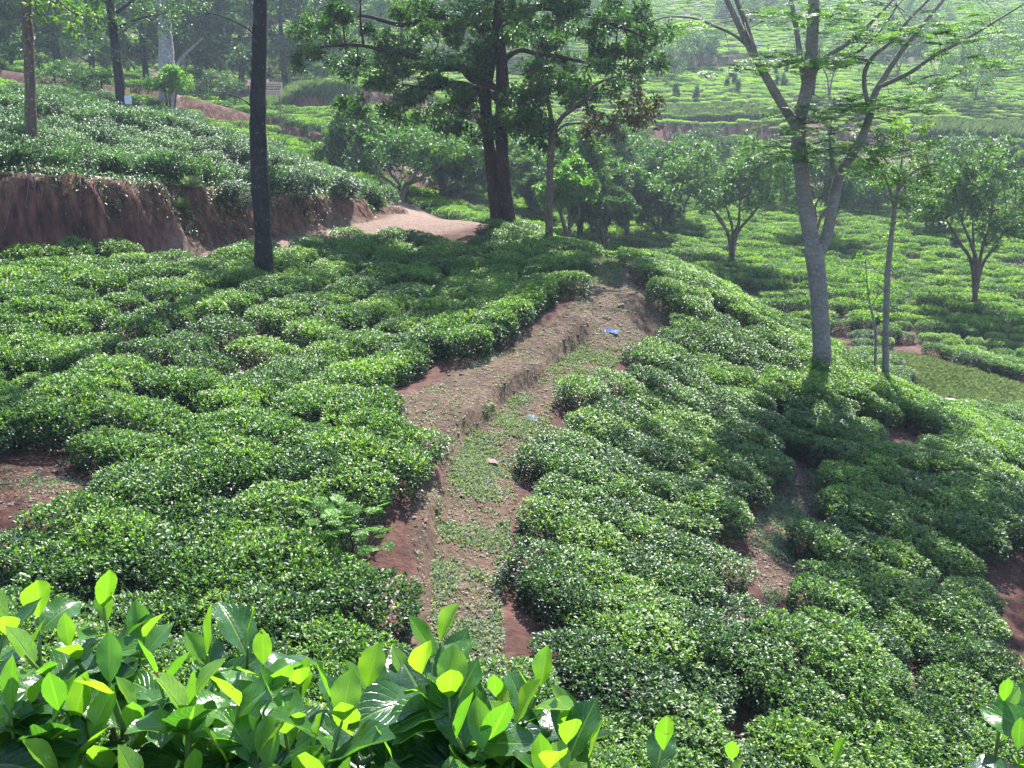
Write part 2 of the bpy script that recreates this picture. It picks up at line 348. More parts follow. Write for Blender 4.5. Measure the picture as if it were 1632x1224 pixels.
def ground_material():
    m, nt, out = new_mat('soil'); N, L = nt.nodes, nt.links
    geo = N.new('ShaderNodeNewGeometry')
    def nz(scale, det=8, rough=0.6):
        n = N.new('ShaderNodeTexNoise'); n.inputs['Scale'].default_value = scale; n.inputs['Detail'].default_value = det; n.inputs['Roughness'].default_value = rough
        L.new(geo.outputs['Position'], n.inputs['Vector']); return n
    def mix(f, a, b):
        x = N.new('ShaderNodeMix'); x.data_type = 'RGBA'
        for s, v in (('A', a), ('B', b)):
            if isinstance(v, tuple): x.inputs[s].default_value = (*v, 1)
            else: L.new(v, x.inputs[s])
        L.new(f, x.inputs['Factor']); return x.outputs['Result']
    a, b, c = nz(1.3), nz(9), nz(60, 4)
    s1 = ramp(nt, [(0.32, (0.042, 0.017, 0.013)), (0.5, (0.082, 0.034, 0.025)), (0.68, (0.14, 0.07, 0.052))]); L.new(a.outputs[0], s1.inputs[0])
    s2 = ramp(nt, [(0.35, (0.026, 0.011, 0.009)), (0.62, (0.12, 0.062, 0.047))]); L.new(b.outputs[0], s2.inputs[0])
    f1 = N.new('ShaderNodeMath'); f1.operation = 'MULTIPLY'; f1.inputs[1].default_value = 0.75; L.new(c.outputs[0], f1.inputs[0])
    soil = mix(f1.outputs[0], s1.outputs[0], s2.outputs[0])
    # bare red earth on the cut banks
    mp = N.new('ShaderNodeMapping'); mp.inputs['Scale'].default_value = (5, 5, 0.7); L.new(geo.outputs['Position'], mp.inputs[0])
    nb = N.new('ShaderNodeTexNoise'); nb.inputs['Scale'].default_value = 1; nb.inputs['Detail'].default_value = 8; L.new(mp.outputs[0], nb.inputs['Vector'])
    s3 = ramp(nt, [(0.3, (0.028, 0.013, 0.011)), (0.5, (0.095, 0.036, 0.025)), (0.7, (0.19, 0.085, 0.056))]); L.new(nb.outputs[0], s3.inputs[0])
    soil = mix(attr(nt, 'bank').outputs['Fac'], soil, s3.outputs[0])
    # trodden pale dust on the roads
    s4 = ramp(nt, [(0.35, (0.125, 0.078, 0.056)), (0.65, (0.22, 0.148, 0.112))]); L.new(b.outputs[0], s4.inputs[0])
    soil = mix(attr(nt, 'road').outputs['Fac'], soil, s4.outputs[0])
    # low green cover
    s5 = ramp(nt, [(0.35, (0.06, 0.085, 0.04)), (0.65, (0.15, 0.17, 0.085))]); L.new(b.outputs[0], s5.inputs[0])
    g = attr(nt, 'turf'); gm = N.new('ShaderNodeMath'); gm.operation = 'MULTIPLY_ADD'; gm.inputs[1].default_value = 1.6; gm.inputs[2].default_value = -0.8
    ga = N.new('ShaderNodeMath'); ga.operation = 'ADD'; ga.use_clamp = True
    L.new(b.outputs[0], gm.inputs[0]); 
    gs = N.new('ShaderNodeMath'); gs.operation = 'MULTIPLY'; L.new(g.outputs['Fac'], ga.inputs[0]); L.new(gm.outputs[0], ga.inputs[1])
    L.new(ga.outputs[0], gs.inputs[0]); L.new(g.outputs['Fac'], gs.inputs[1])
    soil = mix(gs.outputs[0], soil, s5.outputs[0])
    pb = N.new('ShaderNodeBsdfPrincipled'); pb.inputs['Roughness'].default_value = 0.95; pb.inputs['Specular IOR Level'].default_value = 0.2
    L.new(soil, pb.inputs['Base Color'])
    hs = N.new('ShaderNodeMath'); hs.operation = 'MULTIPLY_ADD'; hs.inputs[1].default_value = 0.4; L.new(c.outputs[0], hs.inputs[0]); L.new(b.outputs[0], hs.inputs[2])
    hs2 = N.new('ShaderNodeMath'); hs2.operation = 'ADD'; L.new(hs.outputs[0], hs2.inputs[0])
    bs = N.new('ShaderNodeMath'); bs.operation = 'MULTIPLY'; L.new(nb.outputs[0], bs.inputs[0]); L.new(attr(nt, 'bank').outputs['Fac'], bs.inputs[1]); L.new(bs.outputs[0], hs2.inputs[1])
    bp = N.new('ShaderNodeBump'); bp.inputs['Strength'].default_value = 0.9; bp.inputs['Distance'].default_value = 0.06
    L.new(hs2.outputs[0], bp.inputs['Height']); L.new(bp.outputs[0], pb.inputs['Normal']); L.new(pb.outputs[0], out.inputs[0])
    return m
MT['soil'] = ground_material()

# ------------------------------------------------------------------ mesh collector
class MB:
    def __init__(s): s.v = []; s.f = []; s.n = 0; s.t = []; s.uv = []
    def add(s, verts, faces, tint=0.5):
        verts = np.asarray(verts, float)
        s.v.append(verts); fa = np.asarray(faces, int)
        s.f.append(fa + s.n); s.n += len(verts)
        t = np.asarray(tint, float)
        s.t.append(np.full(len(verts), float(t)) if t.ndim == 0 else t)
    def mesh(s, name, mat, smooth=True):
        v = np.concatenate(s.v) if s.v else np.zeros((0, 3))
        me = bpy.data.meshes.new(name)
        me.vertices.add(len(v)); me.vertices.foreach_set('co', v.astype(np.float32).ravel())
        loops = []; starts = []; tot = 0
        for f in s.f:
            if len(f) == 0: continue
            k = f.shape[1]; loops.append(f.ravel()); starts.append(tot + np.arange(len(f)) * k); tot += f.size
        loops = np.concatenate(loops); starts = np.concatenate(starts)
        me.loops.add(len(loops)); me.loops.foreach_set('vertex_index', loops.astype(np.int32))
        me.polygons.add(len(starts)); me.polygons.foreach_set('loop_start', starts.astype(np.int32))
        me.update(calc_edges=True); me.validate()
        if smooth: me.polygons.foreach_set('use_smooth', np.ones(len(me.polygons), bool))
        a = me.attributes.new('tint', 'FLOAT', 'POINT'); a.data.foreach_set('value', np.concatenate(s.t).astype(np.float32))
        me.materials.append(mat)
        return me
    def build(s, name, mat, parent=None, smooth=True):
        o = bpy.data.objects.new(name, s.mesh(name, mat, smooth)); col.objects.link(o)
        if parent: o.parent = parent
        return o
def empty(name, loc, label=None, cat=None, group=None):
    o = bpy.data.objects.new(name, None); o.empty_display_size = 0.2; col.objects.link(o); o.location = loc
    if label: tag(o, label, cat, group)
    return o
def tag(o, label=None, cat=None, group=None, kind=None):
    if label: o['label'] = label
    if cat: o['category'] = cat
    if group: o['group'] = group
    if kind: o['kind'] = kind
    return o

def cross(a, b):
    return np.stack([a[..., 1] * b[..., 2] - a[..., 2] * b[..., 1], a[..., 2] * b[..., 0] - a[..., 0] * b[..., 2], a[..., 0] * b[..., 1] - a[..., 1] * b[..., 0]], -1)
def catmull(pts, n=4):
    pts = np.asarray(pts, float)
    if len(pts) < 3: return np.array([pts[0] + (pts[-1] - pts[0]) * t for t in np.linspace(0, 1, n + 1)])
    p = np.vstack([2 * pts[0] - pts[1], pts, 2 * pts[-1] - pts[-2]])
    t = (np.arange(n) / n)[None, :, None]; a, b, c, d = (p[k:len(p) - 3 + k][:, None] for k in range(4))
    o = 0.5 * (2 * b + (c - a) * t + (2 * a - 5 * b + 4 * c - d) * t * t + (3 * b - a - 3 * c + d) * t ** 3)
    return np.vstack([o.reshape(-1, 3), p[-2]])
def tube(mb, pts, radii, seg=8, rough=0.0, tint=0.5):
    pts = np.asarray(pts, float); n = len(pts)
    radii = np.interp(np.linspace(0, 1, n), np.linspace(0, 1, len(radii)), radii)
    tan = np.gradient(pts, axis=0); tan /= np.linalg.norm(tan, axis=1)[:, None] + 1e-9
    ref = np.array((0.31, 0.95, 0.07)) if abs(tan[0, 2]) > 0.7 else np.array((0, 0, 1.0))
    A = cross(tan, np.broadcast_to(ref, tan.shape)); A /= np.sqrt((A * A).sum(1))[:, None] + 1e-9; B = cross(tan, A)
    th = np.arange(seg) / seg * 2 * math.pi
    rr = radii[:, None] * (1 + (rough * rng.uniform(-1, 1, (n, seg)) if rough else np.zeros((n, seg))))
    V = (pts[:, None] + (np.cos(th) * rr)[..., None] * A[:, None] + (np.sin(th) * rr)[..., None] * B[:, None]).reshape(-1, 3)
    k = np.arange(seg); ii = (np.arange(n - 1) * seg)[:, None]
    F = np.stack([ii + k, ii + (k + 1) % seg, ii + seg + (k + 1) % seg, ii + seg + k], -1).reshape(-1, 4)
    mb.add(V, F, tint)
    mb.add([pts[-1] + tan[-1] * radii[-1] * 0.5, *V[-seg:]], np.stack([np.zeros(seg, int), 1 + k, 1 + (k+1) % seg], 1), tint)

def norm(a): return a / (np.linalg.norm(a, axis=-1, keepdims=True) + 1e-9)
def leaves(mb, base, d, up, length, width, tint, fold=0.25, droop=0.12, quad=False):
    """many leaves at once. base,d,up: (n,3); length,width,tint: (n,)"""
    n = len(base)
    if n == 0: return
    d = norm(d); s = norm(cross(d, up)); nn = cross(s, d)
    l = length[:, None]; w = width[:, None]
    tip = base + d * l - nn * l * droop
    if quad:
        Lp = base + d * l * 0.48 + s * w * 0.5 + nn * w * fold * 0.5; Rp = base + d * l * 0.48 - s * w * 0.5 + nn * w * fold * 0.5
        V = np.stack([base, Rp, tip, Lp], 1).reshape(-1, 3); o = np.arange(n)[:, None] * 4
        F = np.concatenate([o + np.array([[0, 1, 2]]), o + np.array([[0, 2, 3]])]); k = 4
    else:
        mid = base + d * l * 0.5 + nn * l * 0.02
        Lp = base + d * l * 0.45 + s * w * 0.5 + nn * w * fold; Rp = base + d * l * 0.45 - s * w * 0.5 + nn * w * fold
        V = np.stack([base, Rp, mid, Lp, tip], 1).reshape(-1, 3); o = np.arange(n)[:, None] * 5
        F = np.concatenate([o + np.array([[0, 1, 2]]), o + np.array([[0, 2, 3]]), o + np.array([[2, 1, 4]]), o + np.array([[2, 4, 3]])]); k = 5
    mb.add(V, F, np.repeat(tint, k))
def rand_dirs(n):
    v = rng.normal(size=(n, 3)); return norm(v)

# ------------------------------------------------------------------ ground sheet and what covers it
def G0(*l): return [tuple(ground_px(px, py, Y0, Y1)[:2]) for px, py, Y0, Y1 in l]
near = lambda pts, Y0=4.5, Y1=24: [tuple(ground_px(px, py, Y0, Y1)[:2]) for px, py in pts]
PATH_POLY = near([(630,1000),(640,960),(668,900),(650,850),(655,790),(700,745),(690,705),(640,672),(600,650),(690,610),(790,562),(880,515),(925,470),(940,432),(945,408),
                  (985,412),(1003,445),(1045,490),(1075,520),(1045,552),(960,595),(890,640),(868,690),(830,760),(815,830),(800,930),(800,1000),(802,1075),(640,1075)])
TRAIL_POLY = near([(1245,742),(1310,748),(1300,800),(1262,860),(1268,940),(1225,975),(1192,880),(1212,800)])
TRAIL_LOW = near([(1225,970),(1268,940),(1290,1030),(1318,1110),(1302,1125),(1262,1050)])
DIRT_POLY = near([(-60,738),(60,750),(120,728),(200,778),(185,815),(100,858),(60,912),(-60,925)])
EDGE_POLY = near([(1700,850),(1625,880),(1592,940),(1590,1000),(1612,1075),(1700,1110)], 6, 22)
GAP_POLY = near([(1372,1070),(1420,1075),(1490,1115),(1480,1140),(1410,1125)])
SPOT_POLY = near([(1390,690),(1460,690),(1490,712),(1440,722),(1390,712)], 10, 20)
STRIP_POLY = pxy((1420,556,29),(1480,566,28),(1560,595,26.5),(1660,632,25.5),(1760,680,24),(1700,700,22.5),(1600,668,22.5),(1530,640,23),(1470,600,25.5))
ROAD = sc([(-30, 15.4)]) + pxy((0,405,17.1),(150,400,17.9),(280,396,19.0),(450,378,21.5),(600,362,24.4),(700,352,25.6)) + sc([(-2.3, 28.3), (-3.0, 31), (-3.6, 35), (-6, 40)])
PAD = pxy((610,352,25.2),(640,340,27.2),(700,342,27.0),(775,350,25.8),(780,360,24.6),(690,372,23.4),(620,366,23.8))
ROAD2 = pxy((560,296,44),(680,290,47),(800,300,52),(1060,313,58),(1250,316,63),(1450,322,66)) + sc([(40, 66)])
ROAD3 = sc([(-34, 50)]) + pxy((240,178,49),(330,200,44),(380,216,43.5))
ROAD4 = pxy((1040,240,68),(1200,236,70),(1330,238,69.5),(1500,246,67),(1640,255,65)) + sc([(60, 60)])

fx, fy = GX.ravel(), GY.ravel()
def softpoly(x, y, poly, w=0.25):
    d, _, _ = poly_sd(x, y, poly, True); ins = inside(x, y, poly)
    return sstep(-w, w, np.where(ins, d, -d))
def line_mask(x, y, line, hw, soft=0.3):
    d, _, _ = poly_sd(x, y, line); return 1 - sstep(hw - soft, hw + soft, d)
slope = np.gradient(GZ, axis=0) / np.gradient(gy)[:, None]; slope2 = np.gradient(GZ, axis=1) / np.gradient(gx)[None]
steep = np.hypot(slope, slope2).ravel()
bank_a = sstep(0.55, 1.0, steep) * (fy > 25) * ((fx < -2) | (fy > 60))
road_a = np.maximum.reduce([line_mask(fx, fy, ROAD, 1.0), softpoly(fx, fy, PAD, 0.3), line_mask(fx, fy, ROAD2, 1.1, 0.5), line_mask(fx, fy, ROAD3, 0.9, 0.4) * (fx < -21), 0.6 * line_mask(fx, fy, ROAD4, 1.2, 0.5)])
turf_a = np.maximum.reduce([softpoly(fx, fy, STRIP_POLY, 1.2) * 0.75, 0.45 * softpoly(fx, fy, PATH_POLY), 0.35 * softpoly(fx, fy, TRAIL_POLY), sstep(112, 135, fy) * 0.7, sstep(42, 50, fy) * (fy < 105) * 0.25])
gm = MB()
ny, nx = GX.shape
idx = np.arange(nx * ny).reshape(ny, nx)
gm.add(np.stack([fx, fy, GZ.ravel()], 1), np.stack([idx[:-1, :-1].ravel(), idx[:-1, 1:].ravel(), idx[1:, 1:].ravel(), idx[1:, :-1].ravel()], 1))
ground = gm.build('ground', MT['soil'])
for nm, a in (('bank', bank_a), ('road', road_a), ('turf', turf_a)):
    at = ground.data.attributes.new(nm, 'FLOAT', 'POINT'); at.data.foreach_set('value', a.astype(np.float32))
tag(ground, 'reddish hillside soil with trodden dirt paths and cut banks', kind='structure')

# ------------------------------------------------------------------ tea bushes
def bush_meshes(seed, shoots=470, Rb=0.62, H=0.72, size=1.0, matkey='tea', ragged=0.0, bright=0.0):
    global rng
    keep = rng; rng = np.random.default_rng(seed)
    mb = MB()
    lob = rng.uniform(0, 6.28, 4); amp = rng.uniform(0.04, 0.11, 4)
    def rad(a): return Rb * (1 + sum(amp[k] * np.sin((k + 2) * a + lob[k]) for k in range(4)))
    ox, oy = rng.uniform(0, 90, 2)
    # top table
    n = shoots
    a = rng.uniform(0, 6.283, n); r = np.sqrt(rng.uniform(0, 1, n)) * 1.0
    x = np.cos(a) * r * rad(a); y = np.sin(a) * r * rad(a)
    z = H * (1 - 0.26 * r ** 6) + 0.13 * H * fbm(x * 3 + ox, y * 3 + oy, 3) + rng.normal(0, 0.02 + ragged, n)
    base = np.stack([x, y, z], 1); outw = np.stack([np.cos(a) * r, np.sin(a) * r, np.zeros(n)], 1)
    k = 5
    for j in range(k):
        az = rng.uniform(0, 6.283, n); el = rng.uniform(0.15, 1.15, n) + (0.35 if j == 0 else 0)
        d = np.stack([np.cos(az) * np.cos(el), np.sin(az) * np.cos(el), np.sin(el)], 1) + outw * 0.35
        up = np.tile((0, 0, 1.0), (n, 1)) + rand_dirs(n) * 0.3
        young = (j == 0)
        ln = (rng.uniform(0.035, 0.055, n) if young else rng.uniform(0.045, 0.08, n)) * size
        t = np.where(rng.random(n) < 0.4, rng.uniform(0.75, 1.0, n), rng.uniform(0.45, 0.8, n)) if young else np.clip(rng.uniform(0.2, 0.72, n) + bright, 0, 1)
        b = base - np.array((0, 0, 1.0)) * (0.012 * j + rng.uniform(0, 0.03, n)[:, None]) * size + rng.normal(0, 0.008, (n, 3))
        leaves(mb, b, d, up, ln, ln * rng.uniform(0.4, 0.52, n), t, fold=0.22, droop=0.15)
    # sides and inner mass
    n = int(shoots * 2.2)
    a = rng.uniform(0, 6.283, n); hh = rng.uniform(0.12, 0.95, n)
    rr = rad(a) * (0.72 + 0.32 * np.sqrt(hh)) * rng.uniform(0.72, 1.02, n)
    x = np.cos(a) * rr; y = np.sin(a) * rr; z = H * 0.72 * hh
    base = np.stack([x, y, z], 1); outw = np.stack([np.cos(a), np.sin(a), np.full(n, 0.1)], 1)
    d = outw * 0.8 + rand_dirs(n) * 0.8
    ln = rng.uniform(0.055, 0.09, n) * size
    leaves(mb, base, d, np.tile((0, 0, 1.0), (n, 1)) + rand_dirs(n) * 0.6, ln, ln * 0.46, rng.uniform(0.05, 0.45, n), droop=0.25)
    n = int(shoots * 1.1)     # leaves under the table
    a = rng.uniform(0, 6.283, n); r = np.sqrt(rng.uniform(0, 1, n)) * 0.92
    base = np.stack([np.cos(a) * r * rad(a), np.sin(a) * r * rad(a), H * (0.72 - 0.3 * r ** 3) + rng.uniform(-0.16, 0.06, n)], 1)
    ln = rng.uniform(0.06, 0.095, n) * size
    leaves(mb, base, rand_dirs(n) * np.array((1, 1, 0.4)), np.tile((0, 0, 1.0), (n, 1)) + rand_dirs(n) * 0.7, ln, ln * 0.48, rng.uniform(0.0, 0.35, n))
    crown = mb.mesh('tea_crown', MT[matkey], smooth=False)
    sb = MB()
    for q in range(9):
        a0 = rng.uniform(0, 6.283); r1 = rng.uniform(0.2, 0.85) * Rb
        p0 = np.array((math.cos(a0) * 0.06, math.sin(a0) * 0.06, -0.25)); p1 = np.array((math.cos(a0) * r1 * 0.5, math.sin(a0) * r1 * 0.5, H * 0.32)); p2 = np.array((math.cos(a0) * r1, math.sin(a0) * r1, H * rng.uniform(0.6, 0.8)))
        tube(sb, catmull([p0, p1, p2], 3), [0.026, 0.014, 0.006], 5)
    stem = sb.mesh('tea_stem', MT['twig'])
    rng = keep
    return crown, stem
VAR = [bush_meshes(100 + i, shoots=430, Rb=0.55 + 0.03 * (i % 4), H=0.62 + 0.03 * (i % 3)) for i in range(12)]
VARB = [bush_meshes(300 + i, shoots=300, Rb=0.46 + 0.06 * (i % 3), H=0.7 + 0.12 * (i % 3), matkey='dusty', ragged=0.07, size=1.3) for i in range(6)]
VARF = [bush_meshes(500 + i, shoots=190, Rb=0.86, H=0.62, size=1.7, bright=0.12 if i < 6 else 0.32, matkey='tea_far') for i in range(12)]

KEEP_OFF = [(PATH_POLY, .3), (TRAIL_POLY, .24), (TRAIL_LOW, .04), (DIRT_POLY, .2), (EDGE_POLY, .25), (GAP_POLY, .05), (SPOT_POLY, .05), (STRIP_POLY, .5), (PAD, .5)]
TREES_XY = []
def free(x, y, m=0.0):
    ok = np.ones(x.shape, bool)
    for p, mg in KEEP_OFF:
        d, _, _ = poly_sd(x, y, p, True); ins = inside(x, y, p); ok &= ~(ins & (d > 0.02)) & (d > mg)
    d, _, _ = poly_sd(x, y, ROAD); ok &= d > np.where(y < 34, 0.9, 1.4)
    for rd, w in ((ROAD2, 1.5), (ROAD3, 1.5), (ROAD4, 1.9)):
        d, _, _ = poly_sd(x, y, rd); ok &= d > w
    return ok
def rowcoord(x, y):
    """rows follow the contours: roughly across the view, turning with the spur"""
    b = np.where(x > 0.5, 0.8 * (x - 0.5), 0.6 * (x - 0.5))
    return (y + b + 0.9 * vnoise(x * 0.11 + 40, y * 0.11)) / np.where(x > 0.5, 1.13, 1.08) 
cand = []
PITCHR, PITCHA = 1.16, 0.68
# near fields
for ri in range(-12, 84):
    xs = np.concatenate([np.arange(-31, 0.5, PITCHA * 0.86), np.arange(0.6, 24, PITCHA * 0.78)]) + (ri % 2) * 0.3
    xs = xs + rng.normal(0, 0.08, xs.shape)
    ys = ri * PITCHR * np.ones_like(xs)
    # solve rowcoord(x,y)=ri*PITCHR
    for _ in range(12): ys = ys - 1.1 * (rowcoord(xs, ys) - ri * PITCHR)
    ys = ys + rng.normal(0, 0.06, xs.shape)
    for x, y in zip(xs, ys): cand.append((x, y, ri))
# rows of the upper left field run parallel to the footpath
STU = np.array(STEP[3:] + pxy((955,440,20.3),(948,412,21.6)))
sgl = np.r_[0, np.cumsum(np.linalg.norm(np.diff(STU, axis=0), axis=1))]
rowA = []
for k in range(10):
    off = 1.6 + 1.17 * k; t = np.arange(-1.0, sgl[-1] + 0.5, PITCHA) + (k % 2) * 0.4 + rng.normal(0, 0.06)
    a0 = np.stack([np.interp(t - 1.2, sgl, STU[:, 0]), np.interp(t - 1.2, sgl, STU[:, 1])], 1); a1 = np.stack([np.interp(t + 1.2, sgl, STU[:, 0]), np.interp(t + 1.2, sgl, STU[:, 1])], 1)
    dv = a1 - a0; dv /= np.linalg.norm(dv, axis=1)[:, None] + 1e-9; m0 = (a0 + a1) / 2
    q = m0 + np.stack([-dv[:, 1], dv[:, 0]], 1) * off + rng.normal(0, 0.06, m0.shape)
    if k > 6: q = q[: max(2, int(len(q) * (1 - 0.12 * (k - 6))))]
    rowA += [(a, b, 100 + k) for a, b in q if a > -9 and b < 35.5]
rowA = np.array(rowA); cand = np.array(cand)
dmin = np.min(np.hypot(cand[:, None, 0] - rowA[None, :, 0], cand[:, None, 1] - rowA[None, :, 1]), axis=1)
cand = list(map(tuple, cand[dmin > 0.7])) + list(map(tuple, rowA))
for tx_, ty_, tY in ((1315, 606, ground_px(1313, 606, 12, 24)[1] / S), (424, 452, ground_px(422, 460, 12, 24)[1] / S)):
    tp_ = P(tx_, ty_, tY)
    for ox_, oy_ in ((-0.5, -0.55), (0.45, -0.6), (0.0, -1.25), (-0.9, 0.1), (0.9, 0.0)):
        cand.append((tp_[0] + ox_, tp_[1] + oy_, int(round(float(rowcoord(tp_[0] + ox_, tp_[1] + oy_)) / PITCHR))))
cand = np.array(cand)
cx, cy = cand[:, 0], cand[:, 1]
inb = inside(cx, cy, BANK_POLY)
dB, _, _ = poly_sd(cx, cy, BANK)
ok = (free(cx, cy) | (inb & (cy > 40))) & (cy > 6.6) & ((cy < 43) | inb)
ok &= ~(inb & ((dB < 0.7) | ((dB < 1.5) & (rng.random(len(cx)) < 0.5))))
ok &= ~((cx < -1.5) & ~inb & (cy > 39)) & ~((cx < -0.7) & (cx > -5.1) & ~inb & (cy > 33.8))
ok &= rng.random(len(cx)) > np.where(inb, 0.36 + 0.9 * (vnoise(cx * 0.5, cy * 0.5) > 0.3), 0.07)
cand = cand[ok]; inb = inb[ok]; cx, cy = cand[:, 0], cand[:, 1]
cz = height(cx, cy)
hs = np.where(inb, 0.6, 0.7)
pr = np.array([proj((x, y, z + 0.5)) for x, y, z in zip(cx, cy, cz)])
vis = (pr[:, 0] > -70) & (pr[:, 0] < 1702) & (pr[:, 1] > -40) & (pr[:, 1] < 1310) & (pr[:, 2] > 3)
# hidden behind the spur or the crest: test a few points along the sight line
hid = np.zeros(len(cx), bool)
for f in np.linspace(0.35, 0.97, 40):
    hid |= (height(cx * f, cy * f) + 0.45) > (cz + 0.85) * f
vis_in = vis & ~hid
order = np.argsort(np.where(vis_in, pr[:, 2], 1e6))
N_IND = min(300, int(vis_in.sum()))
ind = set(order[:N_IND].tolist())
print('tea candidates', len(cx), 'visible', int(vis_in.sum()))

e_ = 0.5
TSX = np.clip((height(cx + e_, cy, False) - height(cx - e_, cy, False)) / (2 * e_), -.5, .5)
TSY = np.clip((height(cx, cy + e_, False) - height(cx, cy - e_, False)) / (2 * e_), -.5, .5)
def tilt_at(i, k=0.75): return Vector((-TSX[i] * k, -TSY[i] * k, 1)).normalized()
ORD = 'zeroth first second third fourth fifth sixth seventh eighth ninth tenth eleventh twelfth thirteenth fourteenth fifteenth sixteenth seventeenth eighteenth nineteenth twentieth'.split()
def ordw(n): return ORD[n] if n < len(ORD) else ('%dth' % n)
rows = {}
for i in ind:
    zone = 'bank' if inb[i] else 'ledge' if cand[i, 2] >= 100 else ('left' if cx[i] < np.interp(cy[i] / S, [5, 9, 13, 15, 17, 21, 25], [-0.3, -0.4, -0.1, 0.9, 1.6, 2.1, 1.2]) * S else 'right')
    rows.setdefault((zone, int(cand[i, 2])), []).append(i)
zr = {z: sorted({k[1] for k in rows if k[0] == z}) for z in ('left', 'right', 'bank', 'ledge')}
field_rest = []
bush_objs = []
for (zone, ri), lst in sorted(rows.items()):
    lst.sort(key=lambda i: (cx[i] if zone != 'ledge' else cy[i]), reverse=(zone != 'right'))
    rn = zr[zone].index(ri) + 1
    for pos, i in enumerate(lst, 1):
        if zone == 'left':
            lab = 'tea bush left of footpath, %s row from the front, %s from the path' % (ordw(rn), ordw(pos))
            grp = 'tea bushes of the field above the earth step'
        elif zone == 'ledge':
            lab = 'tea bush in the %s row above the earth ledge, %s from its upper end' % (ordw(rn), ordw(pos))
            grp = 'tea bushes in rows beside the earth ledge'
        elif zone == 'right':
            lab = 'tea bush right of footpath, %s row from the front, %s from the path' % (ordw(rn), ordw(pos))
            grp = 'tea bushes of the slope below the footpath'
        else:
            lab = 'ragged tea bush on the red bank, %s row from its edge, %s from the nose' % (ordw(rn), ordw(pos))
            grp = 'ragged tea bushes above the red earth bank'
        v = VARB[rng.integers(len(VARB))] if zone == 'bank' else VAR[rng.integers(len(VAR))]
        o = empty('tea_bush', (cx[i], cy[i], cz[i] - 0.02), lab, 'tea bush', grp)
        q = tilt_at(i).to_track_quat('Z', 'Y'); spin = rng.uniform(0, 6.28)
        o.rotation_mode = 'QUATERNION'; o.rotation_quaternion = q @ Euler((0, 0, spin)).to_quaternion()
        low = 0.82 if zone == 'right' else 1.0
        s = rng.uniform(0.92, 1.1) * (1.0 if zone != 'bank' else rng.uniform(0.8, 1.15))
        o.scale = (s * 1.02, s * 1.02, s * low * rng.uniform(0.92, 1.06))
        for nm, me in (('crown', v[0]), ('stem', v[1])):
            c = bpy.data.objects.new(nm, me); col.objects.link(c); c.parent = o
        bush_objs.append(o)
pts, rot, scl, var = [], [], [], []
for i in range(len(cx)):
    if i in ind or pr[i, 2] < 4: continue
    pts.append((cx[i], cy[i], cz[i] - 0.02)); q = tilt_at(i).to_track_quat('Z', 'Y') @ Euler((0, 0, rng.uniform(0, 6.28))).to_quaternion()
    rot.append(tuple(q.to_euler())); s = rng.uniform(0.92, 1.1); scl.append((s, s, s * 0.9)); var.append(rng.integers(0, 12) if not inb[i] else 12 + rng.integers(0, 6))
# far fields: rows over the valley floor and the hill beyond
fp = []
for ri, yy in enumerate(np.arange(41, 250, 1.62)):
    half = yy * 0.56 + 4
    xs = np.arange(-half, half, 1.0 if yy < 105 else 1.3) + (ri % 2) * 0.5
    ys = yy + 0.9 * np.sin(xs * 0.06 + yy * 0.05) + rng.normal(0, 0.1, xs.shape)
    fp.append(np.stack([xs + rng.normal(0, 0.12, xs.shape), ys], 1))
fp = np.concatenate(fp); x, y = fp[:, 0], fp[:, 1]
okf = free(x, y) & ~inside(x, y, BANK_POLY) & ~((x < -1.8) & (y < 49) & (y > 0) & ~((x > -5.4) & (y > 42.7)))
okf &= ~((y < 43) & (x < 24))
sl_ = 0.6
gsl = np.hypot(height(x + sl_, y) - height(x - sl_, y), height(x, y + sl_) - height(x, y - sl_)) / (2 * sl_)
okf &= (gsl < 0.62) | ((y > 90) & (rng.random(len(x)) < 0.6))
pxx = 816 + FPX * x / y
okf &= ~((pxx < 480) & (y > 90) & (rng.random(len(x)) < 0.55))
okf &= rng.random(len(x)) > (0.04 + 0.35 * (vnoise(x * 0.16, y * 0.16) > 0.30))
x, y = x[okf], y[okf]; z = height(x, y)
for a, b, c in zip(x, y, z):
    pts.append((a, b, c - 0.03)); e = 0
    rot.append((rng.uniform(-.08, .08), rng.uniform(-.08, .08), rng.uniform(-.4, .4) + (math.pi if rng.random() < .5 else 0))); s = rng.uniform(0.72, 1.08) ; scl.append((s * 1.0, s * 0.92, s * rng.uniform(0.85, 1.25)))
    var.append(rng.integers(0, 12) if b < 48 else (18 if b < 108 else 24) + rng.integers(0, 6))
print('far bushes', len(pts))
lib = bpy.data.collections.new('bush_library')
for k, v in enumerate(VAR + VARB + VARF):
    o = bpy.data.objects.new('lib_%02d' % k, v[0]); lib.objects.link(o)
